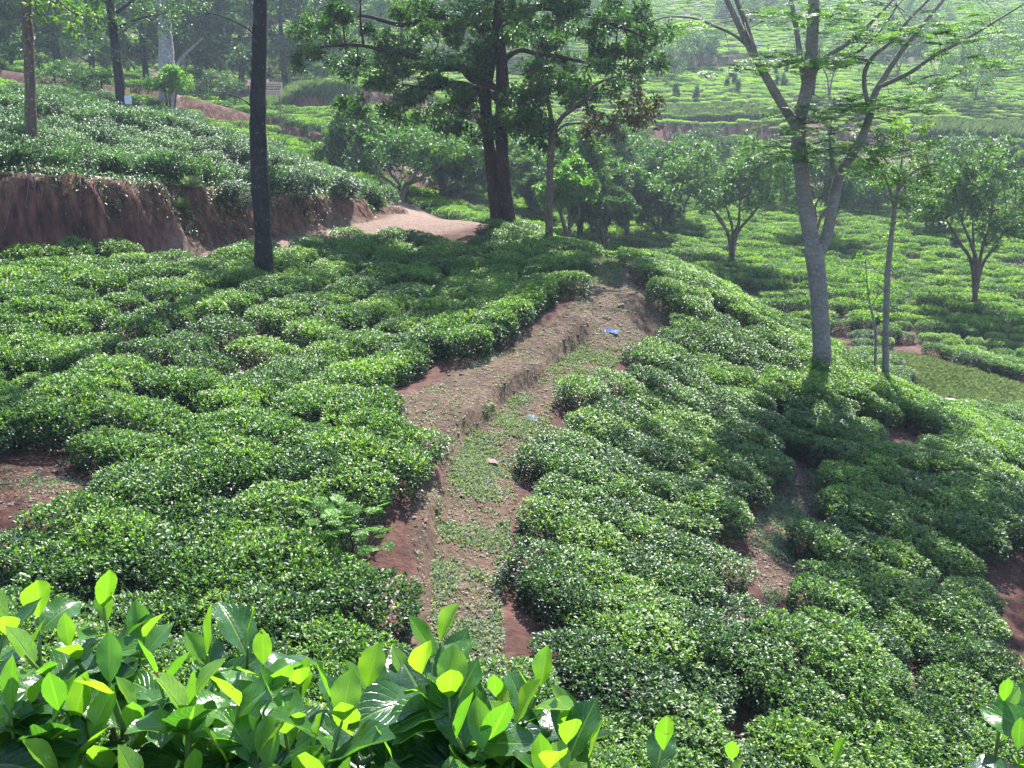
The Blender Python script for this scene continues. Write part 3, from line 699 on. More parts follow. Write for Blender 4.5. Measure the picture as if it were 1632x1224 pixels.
def gn_scatter(name, pts, rot, scl, var, coll, kind='stuff', label=None):
    me = bpy.data.meshes.new(name); me.from_pydata(pts, [], [])
    for nm, ty, dat, fld in (('rot', 'FLOAT_VECTOR', rot, 'vector'), ('scl', 'FLOAT_VECTOR', scl, 'vector')):
        a = me.attributes.new(nm, ty, 'POINT'); a.data.foreach_set(fld, np.array(dat, np.float32).ravel())
    a = me.attributes.new('pick', 'INT', 'POINT'); a.data.foreach_set('value', np.array(var, np.int32))
    o = bpy.data.objects.new(name, me); col.objects.link(o)
    ng = bpy.data.node_groups.new(name, 'GeometryNodeTree')
    ng.interface.new_socket('Geometry', in_out='INPUT', socket_type='NodeSocketGeometry')
    ng.interface.new_socket('Geometry', in_out='OUTPUT', socket_type='NodeSocketGeometry')
    N, L = ng.nodes, ng.links
    gi, go = N.new('NodeGroupInput'), N.new('NodeGroupOutput')
    ci = N.new('GeometryNodeCollectionInfo'); ci.inputs['Collection'].default_value = coll
    ci.inputs['Separate Children'].default_value = True; ci.inputs['Reset Children'].default_value = True
    ip = N.new('GeometryNodeInstanceOnPoints'); ip.inputs['Pick Instance'].default_value = True
    def na(n, t):
        a = N.new('GeometryNodeInputNamedAttribute'); a.data_type = t; a.inputs['Name'].default_value = n; return a
    er = N.new('FunctionNodeEulerToRotation')
    L.new(gi.outputs[0], ip.inputs['Points']); L.new(ci.outputs[0], ip.inputs['Instance'])
    L.new(na('pick', 'INT').outputs['Attribute'], ip.inputs['Instance Index'])
    L.new(na('rot', 'FLOAT_VECTOR').outputs['Attribute'], er.inputs[0]); L.new(er.outputs[0], ip.inputs['Rotation'])
    L.new(na('scl', 'FLOAT_VECTOR').outputs['Attribute'], ip.inputs['Scale']); L.new(ip.outputs[0], go.inputs[0])
    md = o.modifiers.new('scatter', 'NODES'); md.node_group = ng
    tag(o, label, kind=kind); return o
tf = gn_scatter('tea_field', pts, rot, scl, var, lib, label='rows of far tea bushes covering the valley and hillside')
tf['category'] = 'tea field'

# ------------------------------------------------------------------ trees
def px_path(base_Y, pts, dY0=0.0, dY1=0.0):
    n = len(pts)
    return np.array([P(x, y, base_Y + dY0 + (dY1 - dY0) * i / max(1, n - 1)) for i, (x, y) in enumerate(pts)])
def to_local(a, o): return np.asarray(a) - np.array(o)
def twigs(mb, start, targets, r0=0.03):
    for t in targets:
        t = np.asarray(t); s = np.asarray(start); m = (s + t) / 2 + rng.normal(0, 0.12, 3) * np.linalg.norm(t - s) * 0.5 + np.array((0, 0, 0.08 * np.linalg.norm(t - s)))
        tube(mb, catmull([s, m, t], 2), [r0, r0 * 0.5, r0 * 0.2], 5 if r0 > 0.03 else 3)
def nearest_on(paths, p):
    best = None
    for q in paths:
        d = np.linalg.norm(q - p, axis=1); k = int(np.argmin(d))
        if best is None or d[k] < best[0]: best = (d[k], q[k])
    return best[1]
def clump_leaves(mb, c, rad, n, ln, tlo, thi, flat=0.6, sub=7, up_bias=0.5, ratio=0.45):
    """leaves gathered in uneven sub-clumps round a centre"""
    c = np.asarray(c); rad = np.asarray(rad, float) if np.ndim(rad) else np.array((rad, rad, rad * flat))
    sc = rng.normal(size=(sub, 3)) * 0.45 * rad + c
    sr = rng.uniform(0.22, 0.5, sub)[:, None] * rad
    k = rng.integers(0, sub, n)
    g = rng.normal(size=(n, 3)); g = g / np.linalg.norm(g, axis=1)[:, None] * rng.uniform(0.25, 1.0, (n, 1)) ** 0.6
    b = sc[k] + g * sr[k]
    hl = g[:, 2] * 0.5 + 0.5
    d = g * np.array((1, 1, 0.3)) + rand_dirs(n) * 0.8
    upv = np.tile((0, 0, 1.0), (n, 1)) * up_bias * 2 + rand_dirs(n) * 0.7
    l = rng.uniform(0.65, 1.25, n) * ln
    tn = tlo + (thi - tlo) * rng.uniform(0, 1, n) * 0.8 + 0.2 * (thi - tlo) * rng.random(sub)[k]
    leaves(mb, b, d, upv, l, l * ratio, tn, fold=0.2, droop=0.2, quad=True)
    return sc
def make_tree(name, base, label, cat, trunk_paths, clumps, bark, leafmat, leaf_len, seg=10, leaf_quad=True, group=None, density=1.0, ratio=0.45):
    """trunk_paths: list of (world points, radii); clumps: list of (centre, radius, n, tlo, thi)"""
    o = empty(name, base, label, cat, group); b = np.array(base)
    tb = MB(); P_ = []
    for pts_, rad_ in trunk_paths:
        rad_ = [q * S for q in rad_]; c = catmull(to_local(pts_, b), 6); P_.append(c); tube(tb, c, rad_, seg if rad_[0] > 0.06 else 6, 0.07 if rad_[0] > 0.07 else 0)
    lb = {}
    for cl in clumps:
        c, r, n, tlo, thi = cl[:5]; mk = cl[5] if len(cl) > 5 else leafmat
        c = to_local(c, b); m = lb.setdefault(mk, MB())
        sc = clump_leaves(m, c, r, int(n * density), leaf_len, tlo, thi, ratio=ratio)
        if P_:
            st = nearest_on(P_, c)
            if np.linalg.norm(st - c) > 0.05:
                rr = float(np.mean(r)); twigs(tb, st, [c], min(0.05, 0.035 * rr + 0.008)); twigs(tb, c, sc[:4], min(0.02, 0.012 * rr + 0.004))
    tb.build('trunk', MT[bark], o)
    for k, (mk, m) in enumerate(lb.items()): m.build('crown', MT[mk], o)
    return o
def clp(Y, items, dY=0.6, tlo=0.2, thi=0.9, dens=1.0, mat=None):
    """items in photo pixels (x, y, radius_px): clumps spread in depth round the tree"""
    out = []
    for it in items:
        x, y, r = it[:3]; yy = Y + rng.uniform(-dY, dY); k = yy * S / FPX
        e = (P(x, y, yy), (r * k * 1.05, r * k * 1.05, r * k * 0.75), int(380 * dens * (r / 40.0) ** 1.6), tlo, thi)
        out.append(e + ((mat,) if mat else ()))
    return out
def base_of(px, py, Y, sink=0.15):
    p = P(px, py, Y); return (p[0], p[1], hz(p[0], p[1]) - sink)

# --- grey forked tree with feathery layers (right of centre)
Y = ground_px(1313, 606, 12, 24)[1] / S
bs = base_of(1315, 640, Y)
b0 = np.array(bs)
T = []
T.append((np.vstack([b0, px_path(Y, [(1312,600),(1309,540),(1305,470),(1300,420),(1295,392)])]), [0.24, 0.19, 0.175, 0.18, 0.2]))
T.append((px_path(Y, [(1300,415),(1289,360),(1280,300),(1275,250),(1271,210),(1272,185)], 0, 0.1), [0.16, 0.15, 0.145, 0.14]))
T.append((px_path(Y, [(1272,205),(1250,172),(1228,135),(1207,98),(1188,62),(1170,25),(1150,-20),(1130,-80)], 0.1, -0.4), [0.10, 0.085, 0.07, 0.05, 0.03]))
T.append((px_path(Y, [(1207,98),(1196,60),(1184,25),(1170,-15),(1160,-90)], -0.1, -0.8), [0.055, 0.05, 0.045, 0.03]))
T.append((px_path(Y, [(1196,78),(1172,57),(1140,42),(1105,29),(1065,27),(1030,36)], -0.1, -0.9), [0.035, 0.028, 0.02, 0.012]))
T.append((px_path(Y, [(1272,195),(1284,150),(1291,105),(1295,55),(1297,0),(1300,-70),(1305,-190)], 0.1, 0.5), [0.135, 0.125, 0.12, 0.115, 0.09, 0.05]))
T.append((px_path(Y, [(1284,140),(1276,95),(1270,50),(1262,5),(1250,-60)], 0.1, 0.9), [0.06, 0.055, 0.05, 0.03]))
T.append((px_path(Y, [(1294,150),(1300,112),(1322,88),(1355,66),(1388,36),(1420,3),(1460,-40)], 0.2, 0.9), [0.055, 0.05, 0.045, 0.035, 0.02]))
T.append((px_path(Y, [(1302,412),(1318,372),(1328,325),(1336,285),(1352,255),(1372,222),(1386,185),(1394,150),(1412,118),(1438,80),(1470,40),(1505,-2),(1550,-60)], 0, 0.8), [0.12, 0.11, 0.1, 0.085, 0.07, 0.055, 0.04, 0.025]))
T.append((px_path(Y, [(1336,285),(1326,255),(1322,215)], 0, -0.3), [0.05, 0.04, 0.015]))
T.append((px_path(Y, [(1388,180),(1378,140),(1380,110),(1394,88),(1420,66),(1450,30),(1490,-10)], 0.3, -0.5), [0.05, 0.045, 0.035, 0.02]))
T.append((px_path(Y, [(1402,138),(1450,116),(1490,88),(1540,62),(1590,32),(1650,-5)], 0.4, -0.9), [0.045, 0.04, 0.032, 0.022, 0.012]))
T.append((px_path(Y, [(1310,105),(1340,96),(1378,75),(1410,40),(1430,10)], 0.2, -0.8), [0.03, 0.025, 0.02, 0.012]))
tree = empty('feathery_shade_tree', bs, 'tall grey-barked tree forking above the spur with feathery layered leaves', 'tree')
tb = MB()
limbs = []
for p_, r_ in T:
    c = catmull(to_local(p_, b0), 5); limbs.append(c); r_ = [q * S * 0.86 for q in r_]; tube(tb, c, r_, 12 if r_[0] > 0.08 else 7, 0.04)
def feather_template():
    """a flat bipinnate leaf in local axes (x along, y across, z up): rachis with pinnae of small leaflets"""
    bl, dl, ll = [], [], []
    npn = 7
    for i in range(npn):
        u = (i + 1) / npn; o = np.array((u, 0, -0.14 * u * u)); pl = 0.62 * math.sin(math.pi * (0.18 + 0.72 * u))
        for sg in (-1, 1):
            pd = np.array((0.55, 0.85 * sg, 0))
            for q in range(5):
                for s2 in (-1, 1):
                    bl.append(o + pd * pl * (q + 0.4) / 5 + np.array((0, 0, -0.05)) * pl * q / 5)
                    dl.append(pd * 0.5 + np.array((-pd[1], pd[0], 0)) * s2); ll.append(0.12)
    return np.array(bl), np.array(dl), np.array(ll)
FT = feather_template()
def feather_spray(mb, c, d, span, tint):
    d = d / np.linalg.norm(d); s = np.cross((0, 0, 1.0), d); s /= np.linalg.norm(s) + 1e-9
    M = np.stack([d, s, np.cross(d, s)]); n = len(FT[0])
    ll = FT[2] * span * rng.uniform(0.8, 1.25, n)
    leaves(mb, c + FT[0] @ M * span, FT[1] @ M + rng.normal(0, 0.2, (n, 3)), np.tile(M[2], (n, 1)) + rng.normal(0, 0.3, (n, 3)), ll * 1.3, ll * 0.7, np.clip(tint + rng.normal(0, 0.1, n), 0, 1), fold=0.1, droop=0.05, quad=True)
fmb = MB()
layers = [(1270,92,95,9,26),(1205,100,35,6,8),(1345,92,45,8,10),(1330,178,115,14,40),(1400,165,60,12,18),(1300,238,85,12,28),(1400,238,70,10,18),(1285,208,55,9,14),
          (1465,165,65,14,18),(1500,130,40,10,8),(1400,50,90,18,26),(1480,40,80,20,22),(1560,45,80,22,22),(1240,25,60,16,16),(1330,20,60,18,18),(1110,40,40,10,7),(1150,110,25,5,4),
          (1590,100,50,14,10),(1300,-40,170,25,34),(1480,-50,170,30,36),(1160,-40,130,25,22),(1330,-130,200,30,36),(1250,-220,150,30,26),(1420,-220,150,30,24),(1380,270,40,8,9),(1262,250,30,8,8)]
for lx, ly, wx, wy, cnt in layers:
    for k in range(int(cnt * (1.6 if ly > -20 else 0.4))):
        yy = Y + rng.normal(0, 0.9); c = to_local(P(lx + rng.normal(0, 0.55) * wx, ly + rng.normal(0, 0.75) * wy, yy), b0)
        a = rng.uniform(0, 6.283); d = np.array((math.cos(a), math.sin(a), rng.uniform(-0.25, 0.12)))
        feather_spray(fmb, c, d, rng.uniform(0.32, 0.52), rng.uniform(0.05, 0.8))
        if k % 3 == 0:
            st = nearest_on(limbs, c)
            if np.linalg.norm(st - c) < 3.3: twigs(tb, st, [c], 0.014)
tb.build('trunk', MT['bark_grey'], tree)
fmb.build('crown', MT['fern'], tree)

# --- dark straight trunk (left of centre)
Y = ground_px(422, 460, 12, 24)[1] / S
bs = base_of(424, 470, Y); b0 = np.array(bs)
top = [P(416, -120, Y + 0.05), P(418, -330, Y + 0.1), P(424, -640, Y + 0.2), P(430, -900, Y + 0.3)]
tr = [(np.vstack([b0, px_path(Y, [(421,430),(419,370),(414,290),(411,200),(412,120),(414,60),(415,0)]), top]), [0.21, 0.17, 0.15, 0.155, 0.14, 0.13, 0.12, 0.11, 0.10, 0.08, 0.05, 0.02]),
      (px_path(Y, [(411,70),(400,50),(385,40),(360,28),(330,20)], 0, -0.3), [0.018, 0.012, 0.006]),
      (px_path(Y, [(410,186),(402,172),(385,158),(355,148),(330,146)], 0, -0.4), [0.016, 0.01, 0.005])]
cl = []
for k in range(24):
    t = rng.uniform(0, 1); c = P(418 + rng.normal(0, 90) * (1.2 - t), -330 - 560 * t, Y + rng.normal(0, 0.9)); cl.append((c, (1.05, 1.05, 0.7), 150, 0.2, 0.9))
make_tree('dark_trunk_tree', bs, 'tall straight tree with near-black speckled trunk among the tea bushes', 'tree', tr, cl, 'bark_dark', 'fern', 0.13)

# --- thin brown trunk on the bank
Y = 22.0
bs = base_of(51, 212, Y); b0 = np.array(bs)
tr = [(np.vstack([b0, px_path(Y, [(50,205),(48,140),(45,60),(43,0)]), [P(42,-200,Y), P(44,-420,Y), P(46,-640,Y)]]), [0.16, 0.125, 0.11, 0.105, 0.10, 0.08, 0.05, 0.02]),
      (px_path(Y, [(44,-30),(80,-10),(110,15),(130,25)], 0, -0.3), [0.03, 0.02, 0.01])]
cl = clp(Y, [(100,15,28),(140,22,24),(75,0,25),(115,45,18),(60,20,18)], 0.6, 0.3, 1.0, 0.6)
for k in range(14):
    t = rng.uniform(0, 1); cl.append((P(45 + rng.normal(0, 70), -260 - 360 * t, Y + rng.normal(0, 0.9)), (1.2, 1.2, 0.75), 160, 0.2, 0.9))
make_tree('brown_trunk_tree', bs, 'thin brown trunk standing on top of the red bank at the edge', 'tree', tr, cl, 'bark_brown', 'broad', 0.15)

# --- big double-stemmed tree by the road
Y = 24.5
bs = base_of(803, 372, Y); b0 = np.array(bs)
tr = [(np.vstack([b0 + np.array((-0.18, 0, 0)), px_path(Y, [(793,345),(786,290),(780,240),(776,195),(774,150),(782,100),(787,55),(780,10),(770,-60),(760,-160)], 0, 0.4)]), [0.26, 0.165, 0.14, 0.13, 0.14, 0.12, 0.1, 0.08, 0.05]),
      (np.vstack([b0 + np.array((0.2, 0, 0)), px_path(Y, [(808,345),(803,290),(800,240),(799,190),(801,145),(799,95),(794,45),(796,-10),(805,-90),(815,-200)], 0, -0.3)]), [0.28, 0.18, 0.155, 0.145, 0.15, 0.13, 0.11, 0.09, 0.05]),
      (px_path(Y, [(795,150),(775,132),(752,124),(735,108),(705,108),(665,92),(620,82),(570,72),(510,75)], 0, -1.2), [0.13, 0.11, 0.09, 0.06, 0.04, 0.02]),
      (px_path(Y, [(798,160),(780,148),(755,140),(725,132),(690,140),(640,135)], 0, -1.8), [0.1, 0.08, 0.05, 0.02]),
      (px_path(Y, [(801,100),(815,86),(832,80),(855,86),(890,90),(940,100),(1000,105)], 0, 0.6), [0.07, 0.06, 0.05, 0.04, 0.015]),
      (px_path(Y, [(790,60),(750,35),(690,28),(640,40),(575,25),(520,45)], 0.2, 1.0), [0.11, 0.09, 0.06, 0.04, 0.02]),
      (px_path(Y, [(795,40),(850,12),(910,18),(975,38),(1030,60)], -0.1, -1.2), [0.1, 0.08, 0.05, 0.02]),
      (px_path(Y, [(690,28),(675,10),(660,-30),(640,-90)], 0.5, 0.8), [0.06, 0.05, 0.02])]
items = [(485,45,34),(520,70,36),(545,20,40),(560,100,36),(600,60,44),(605,135,38),(640,95,44),(650,20,50),(655,160,40),(690,125,40),(700,60,50),(720,180,34),(735,150,36),(745,20,50),(690,185,26),
         (570,165,28),(625,180,26),(775,195,24),(795,205,22),(820,185,26),(760,95,36),(820,20,46),(860,55,46),(890,15,48),(905,95,44),(940,55,50),(960,115,46),(985,20,48),(1000,75,42),(1020,110,34),(1035,60,32),
         (930,140,36),(885,130,34),(855,120,30),(840,160,28),(1025,30,36),(480,90,24),(800,60,34),(770,60,36)]
front_items = [(760,165,26),(800,190,26),(778,215,22),(832,205,22),(738,205,24),(815,150,24),(770,120,24),(705,205,18),(850,190,22)]
cl0 = [(c - np.array((0, rng.uniform(0.5, 1.6), 0)), *r_) for c, *r_ in clp(Y, front_items, 0.1, 0.05, 0.6, 1.6)]
cl = clp(Y, items, 1.5, 0.2, 0.95, 2.9)
cl += cl0
cl += clp(Y, [(545,30,24),(600,95,20),(1010,65,26),(1030,80,22),(640,20,22),(500,30,22),(720,95,18)], 1.6, 0.85, 1.0, 0.6)
cl += clp(Y, [(rng.uniform(480, 1060), rng.uniform(-260, -30), 70) for _ in range(16)], 1.8, 0.15, 0.9, 0.7)
make_tree('double_stem_tree', bs, 'large dark tree with two fused reddish stems where the road bends', 'tree', tr, cl, 'bark_red', 'broad', 0.17, 12)

# --- slim tree beside it, partly withered
Y = 23.3
bs = base_of(875, 385, Y); b0 = np.array(bs)
tr = [(np.vstack([b0, px_path(Y, [(875,365),(876,310),(877,260),(880,215),(877,180),(872,140),(880,90)])]), [0.11, 0.085, 0.08, 0.08, 0.085, 0.05, 0.03, 0.012]),
      (px_path(Y, [(881,212),(895,188),(915,172),(935,158),(945,138),(975,124),(1010,118)], 0, -0.6), [0.055, 0.05, 0.04, 0.03, 0.01]),
      (px_path(Y, [(882,216),(900,200),(930,196),(970,200),(1020,190)], 0, 0.5), [0.03, 0.025, 0.02, 0.008]),
      (px_path(Y, [(879,218),(862,195),(850,170),(845,140)], 0, 0.4), [0.04, 0.03, 0.02, 0.01])]
cl = clp(Y, [(850,180,30),(862,205,26),(870,160,34),(895,135,34),(925,150,26),(850,140,30),(890,225,20),(845,215,22),(870,235,16)], 0.6, 0.05, 0.6, 1.6)
cl += clp(Y, [(955,195,26),(985,205,26),(1015,185,26),(1035,190,22),(1000,165,24),(940,215,18),(1045,170,18),(1020,160,20)], 0.6, 0.1, 0.9, 1.2, 'brownleaf')
make_tree('slim_tree', bs, 'slim tree with brown withered foliage beside the double-stemmed tree', 'tree', tr, cl, 'bark_brown', 'broad', 0.17)

# --- saplings behind the spur
Y = 19.5
bs = base_of(1411, 610, Y); b0 = np.array(bs)
tr = [(np.vstack([b0, px_path(Y, [(1411,585),(1412,520),(1414,450),(1418,400),(1424,350),(1430,310),(1436,270),(1440,230)])]), [0.075, 0.062, 0.058, 0.055, 0.045, 0.035, 0.02, 0.008]),
      (px_path(Y, [(1418,390),(1424,345),(1420,310),(1405,270)], 0, 0.3), [0.03, 0.025, 0.008]),
      (px_path(Y, [(1430,305),(1455,275),(1485,262),(1505,265)], 0, -0.3), [0.03, 0.02, 0.008]),
      (px_path(Y, [(1434,285),(1400,242),(1380,235)], 0, 0.3), [0.02, 0.015, 0.006]),
      (px_path(Y, [(1413,470),(1402,455),(1390,448)], 0, -0.2), [0.02, 0.012, 0.006])]
cl = clp(Y, [(1398,225,24),(1385,260,22),(1425,215,28),(1445,245,30),(1475,235,26),(1490,265,28),(1500,295,22),(1465,285,28),(1430,285,26),(1395,290,20),(1405,255,22),(1440,325,18),(1480,315,20)], 0.5, 0.15, 0.95, 1.9)
cl += clp(Y, [(1415,380,12),(1420,355,12),(1408,420,11),(1416,450,10),(1425,400,10),(1412,500,9),(1410,540,9),(1440,205,16),(1470,205,14)], 0.15, 0.7, 1.0, 1.3)
make_tree('glossy_sapling', bs, 'slender sapling with glossy round crown just beyond the grey forked tree', 'tree', tr, cl, 'bark_grey', 'broad', 0.10)
Y = 20.2
bs = base_of(1397, 555, Y); b0 = np.array(bs)
tr = [(np.vstack([b0, px_path(Y, [(1396,540),(1390,500),(1384,470),(1381,435),(1378,400)])]), [0.03, 0.024, 0.018, 0.012, 0.005]),
      (px_path(Y, [(1388,490),(1400,465),(1398,440)], 0, 0.2), [0.015, 0.01, 0.005])]
cl = clp(Y, [(1380,415,16),(1370,440,16),(1388,450,18),(1400,470,15),(1376,480,15),(1392,500,12),(1372,405,10)], 0.2, 0.5, 1.0, 1.0)
make_tree('small_sapling', bs, 'small yellow-green sapling at the foot of the slender one', 'tree', tr, cl, 'bark_grey', 'bright', 0.09)

# --- umbrella shade trees in the valley
def shade_tree(px, py, Y, crown_x, crown_y, wpx, hpx, label, stems=4, mat='shade', name='shade_tree', spread=0.5, dens=1.0, bark='bark_brown', fork=0.5, leaf=0.26, tlo=0.1, thi=0.9):
    bs = base_of(px, py, Y, 0.1); b0 = np.array(bs); k = Y * S / FPX
    tr = []; ctr = P(crown_x, crown_y + hpx * 0.08, Y); W, H = wpx * k / 2 * 1.12, hpx * k / 2 * 1.4
    under = ctr - np.array((0, 0, H * 0.5))
    for i in range(stems):
        a = i / stems * 6.283 + rng.uniform(-.4, .4); e = under + np.array((math.cos(a) * W * spread, math.sin(a) * W * spread, 0))
        f = b0 * (1 - fork) + e * fork * np.array((1, 1, 1)); f[0] = b0[0] + (e[0] - b0[0]) * fork * 0.35; f[1] = b0[1] + (e[1] - b0[1]) * fork * 0.35
        r = 0.045 + 0.02 * rng.random()
        tr.append((np.array([b0 + rng.normal(0, 0.04, 3) * np.array((1, 1, 0)), f + rng.normal(0, 0.06, 3), (f + e) / 2 + rng.normal(0, 0.12, 3), e]), [r * 1.5, r * 1.1, r, r * 0.4]))
    cl = []
    n = int(30 * dens)
    for i in range(n):
        a = rng.uniform(0, 6.283); q = math.sqrt(rng.random())
        c = ctr + np.array((math.cos(a) * W * q * 0.9, math.sin(a) * W * q * 0.9, H * (0.85 * math.sqrt(max(0.15, 1 - q * q)) * rng.uniform(-0.8, 1.0) - 0.1)))
        cl.append((c, (W * 0.3, W * 0.3, H * 0.32), 310, tlo, thi))
    return make_tree(name, bs, label, 'tree', tr, cl, bark, mat, leaf, 7, group='shade trees in the valley')
shade_tree(1168, 385, 40, 1165, 272, 185, 105, 'umbrella shade tree in the valley, close beside the grey fork', 5)
shade_tree(1558, 440, 36, 1560, 295, 170, 130, 'wide umbrella shade tree above the valley rows by the picture edge', 5)
shade_tree(1298, 350, 47, 1310, 275, 120, 90, 'shade tree hidden behind the fork of the grey tree', 4)
shade_tree(640, 335, 38, 640, 225, 200, 95, 'broad olive-green shade tree beyond the road bend', 5, bark='bark_grey')
shade_tree(705, 322, 42, 715, 225, 90, 100, 'dark shade tree between the broad olive one and the double stem', 4, tlo=0.0, thi=0.5)
shade_tree(1040, 310, 55, 1030, 255, 120, 90, 'dark shade tree beside the pale far road', 4, tlo=0.0, thi=0.5)
shade_tree(1000, 350, 42, 985, 285, 95, 80, 'shade tree with dense low crown over the spur crest', 4)
shade_tree(925, 352, 40, 925, 255, 90, 90, 'soft green shade tree just behind the slim withered tree', 4)
shade_tree(905, 360, 36, 900, 290, 80, 60, 'yellow-green bushy tree showing between the slim trunk and the spur', 4, 'bright', tlo=0.0, thi=0.6)
shade_tree(742, 318, 45, 745, 255, 60, 60, 'small grey-stemmed tree seen by the double stem, above the hedge', 1, bark='bark_grey')
shade_tree(845, 330, 46, 845, 265, 70, 70, 'small tree filling the gap between double stem and slim trunk', 3)
shade_tree(1480, 350, 58, 1480, 305, 70, 50, 'low shade tree across the valley behind the glossy sapling', 3)
shade_tree(1240, 330, 56, 1235, 275, 80, 60, 'round shade tree touching the grey trunk on its near side', 3, tlo=0.1, thi=0.7)
shade_tree(1620, 330, 52, 1625, 255, 80, 60, 'shade tree cut by the picture edge above the valley', 3)

shade_tree(575, 318, 40, 570, 215, 110, 90, 'olive shade tree just past the nose of the red bank', 4, bark='bark_grey')
shade_tree(960, 338, 50, 965, 240, 110, 90, 'shade tree under the withered brown boughs', 4, tlo=0.05, thi=0.7)
shade_tree(1090, 345, 48, 1085, 260, 90, 80, 'shade tree overlapping the umbrella tree from behind', 4)
shade_tree(820, 318, 52, 815, 245, 90, 80, 'shade tree right behind the double stem at road height', 3)
shade_tree(1420, 335, 62, 1415, 280, 110, 70, 'shade tree beyond the valley rows, behind the slender sapling stem', 3)
shade_tree(1540, 330, 60, 1530, 250, 110, 70, 'shade tree rising behind the wide umbrella tree', 3)
shade_tree(660, 300, 50, 665, 225, 120, 100, 'dark leafy tree filling in behind the broad olive one', 3, tlo=0.0, thi=0.55)
shade_tree(930, 320, 60, 925, 225, 110, 80, 'far dark tree under the crown of the slim tree', 3, tlo=0.0, thi=0.6)
shade_tree(1050, 352, 43, 1048, 315, 80, 60, 'low bushy tree on the valley slope left of the umbrella tree', 3, tlo=0.1, thi=0.7)
shade_tree(965, 358, 39, 960, 320, 90, 55, 'low bushy tree right behind the spur crest', 3, tlo=0.1, thi=0.7)
shade_tree(1130, 305, 62, 1125, 235, 110, 70, 'shade tree rising behind the umbrella tree', 3, tlo=0.0, thi=0.6)
shade_tree(1370, 335, 56, 1375, 300, 90, 70, 'bushy tree between the grey fork and the slender sapling', 3, tlo=0.0, thi=0.6)
shade_tree(1500, 345, 50, 1495, 320, 90, 50, 'low bushy tree left of the wide umbrella tree', 3, tlo=0.05, thi=0.6)
shade_tree(870, 330, 44, 865, 300, 60, 50, 'low bush-like tree against the slim trunk', 3, tlo=0.0, thi=0.6)
shade_tree(780, 310, 48, 778, 262, 80, 70, 'leafy tree straight behind the double stem base', 3, tlo=0.05, thi=0.7)
# --- trees of the far hill
hill = [(1115,100,98,1115,55,70,45,'flat-topped tree on the far field near its dark hedge'),(1555,165,84,1555,70,100,110,'tall thin-stemmed tree on the far right slope'),
        (1320,170,82,1325,60,90,80,'slender far tree seen through the grey fork'),(1165,162,82,1168,130,22,45,'wispy sapling in the bright far field'),
        (1078,165,80,1080,140,14,30,'tiny wispy sapling at the left of the bright far field'),(1110,165,79,1110,148,12,20,'smallest wispy sapling of the bright far field'),
        (1245,140,88,1246,110,20,40,'thin sapling behind the left grey limb'),(1050,130,90,1060,70,90,80,'dark tree on the far hill behind the brown foliage'),
        (1430,110,96,1440,60,90,60,'hazy tree on the far hill between the grey limbs'),(1610,110,100,1610,40,110,80,'hazy tree high at the right picture edge'),
        (1010,60,115,1010,15,90,70,'hazy tree near the top above the brown foliage'),(1240,30,128,1240,-5,90,50,'faint tree at the top between the grey limbs'),(1500,40,128,1500,0,100,60,'faint tree at the top right hilltop'),
        (1180,40,126,1175,5,60,50,'faint bare-stemmed tree at the top left of the fork')]
for t in hill:
    shade_tree(*t[:7], t[7], stems=1 if t[5] < 60 else 2, name='hill_tree', dens=0.22 if t[5] < 60 else 0.8, leaf=0.27, spread=0.3, fork=0.5)['group'] = 'trees on the far hillside'

# --- woodland, upper left
def wood_tree(px, py, Y, hpx, wpx, label, mat='broad', bark='bark_dark', r=0.16, tlo=0.1, thi=0.8, crown_from=0.35, leaf=0.24, dens=1.0, name='woodland_tree', stems=1, group='woodland trees behind the bank'):
    bs = base_of(px, py, Y, 0.1); b0 = np.array(bs); k = Y * S / FPX; H, W = hpx * k, wpx * k / 2
    tr = []
    for s in range(stems):
        off = np.array((0.4 * s, 0.1 * s, 0)); lean = rng.normal(0, 0.04) * H + 0.35 * s
        tr.append((np.array([b0 + off, b0 + off + np.array((lean * 0.3, 0, H * 0.3)), b0 + off + np.array((lean * 0.6, 0, H * 0.65)), b0 + off + np.array((lean, 0, H * 0.95))]), [r * 1.3, r, r * 0.8, r * 0.2]))
    for i in range(6):
        a = rng.uniform(0, 6.283); z0 = rng.uniform(crown_from, 0.8) * H; z1 = z0 + rng.uniform(0.05, 0.15) * H
        tr.append((np.array([b0 + (0, 0, z0), b0 + (math.cos(a) * W * 0.4, math.sin(a) * W * 0.4, (z0 + z1) / 2 + 0.1), b0 + (math.cos(a) * W * 0.85, math.sin(a) * W * 0.85, z1)]), [r * 0.35, r * 0.25, r * 0.08]))
    cl = []
    for i in range(int(26 * dens)):
        a = rng.uniform(0, 6.283); q = math.sqrt(rng.random()); t = rng.uniform(crown_from, 1.0)
        ww = W * (1 - 0.5 * abs(t - (crown_from + 0.4 * (1 - crown_from))) / (1 - crown_from))
        cl.append((b0 + (math.cos(a) * ww * q, math.sin(a) * ww * q, t * H), (W * 0.34, W * 0.34, W * 0.24), 160, tlo, thi))
    return make_tree(name, bs, label, 'tree', tr, cl, bark, mat, leaf, 7, group=group)
wood_tree(198, 178, 36, 300, 180, 'dark straight trunk with a small notice, standing behind the bank', r=0.17, crown_from=0.52, dens=0.9, leaf=0.2)
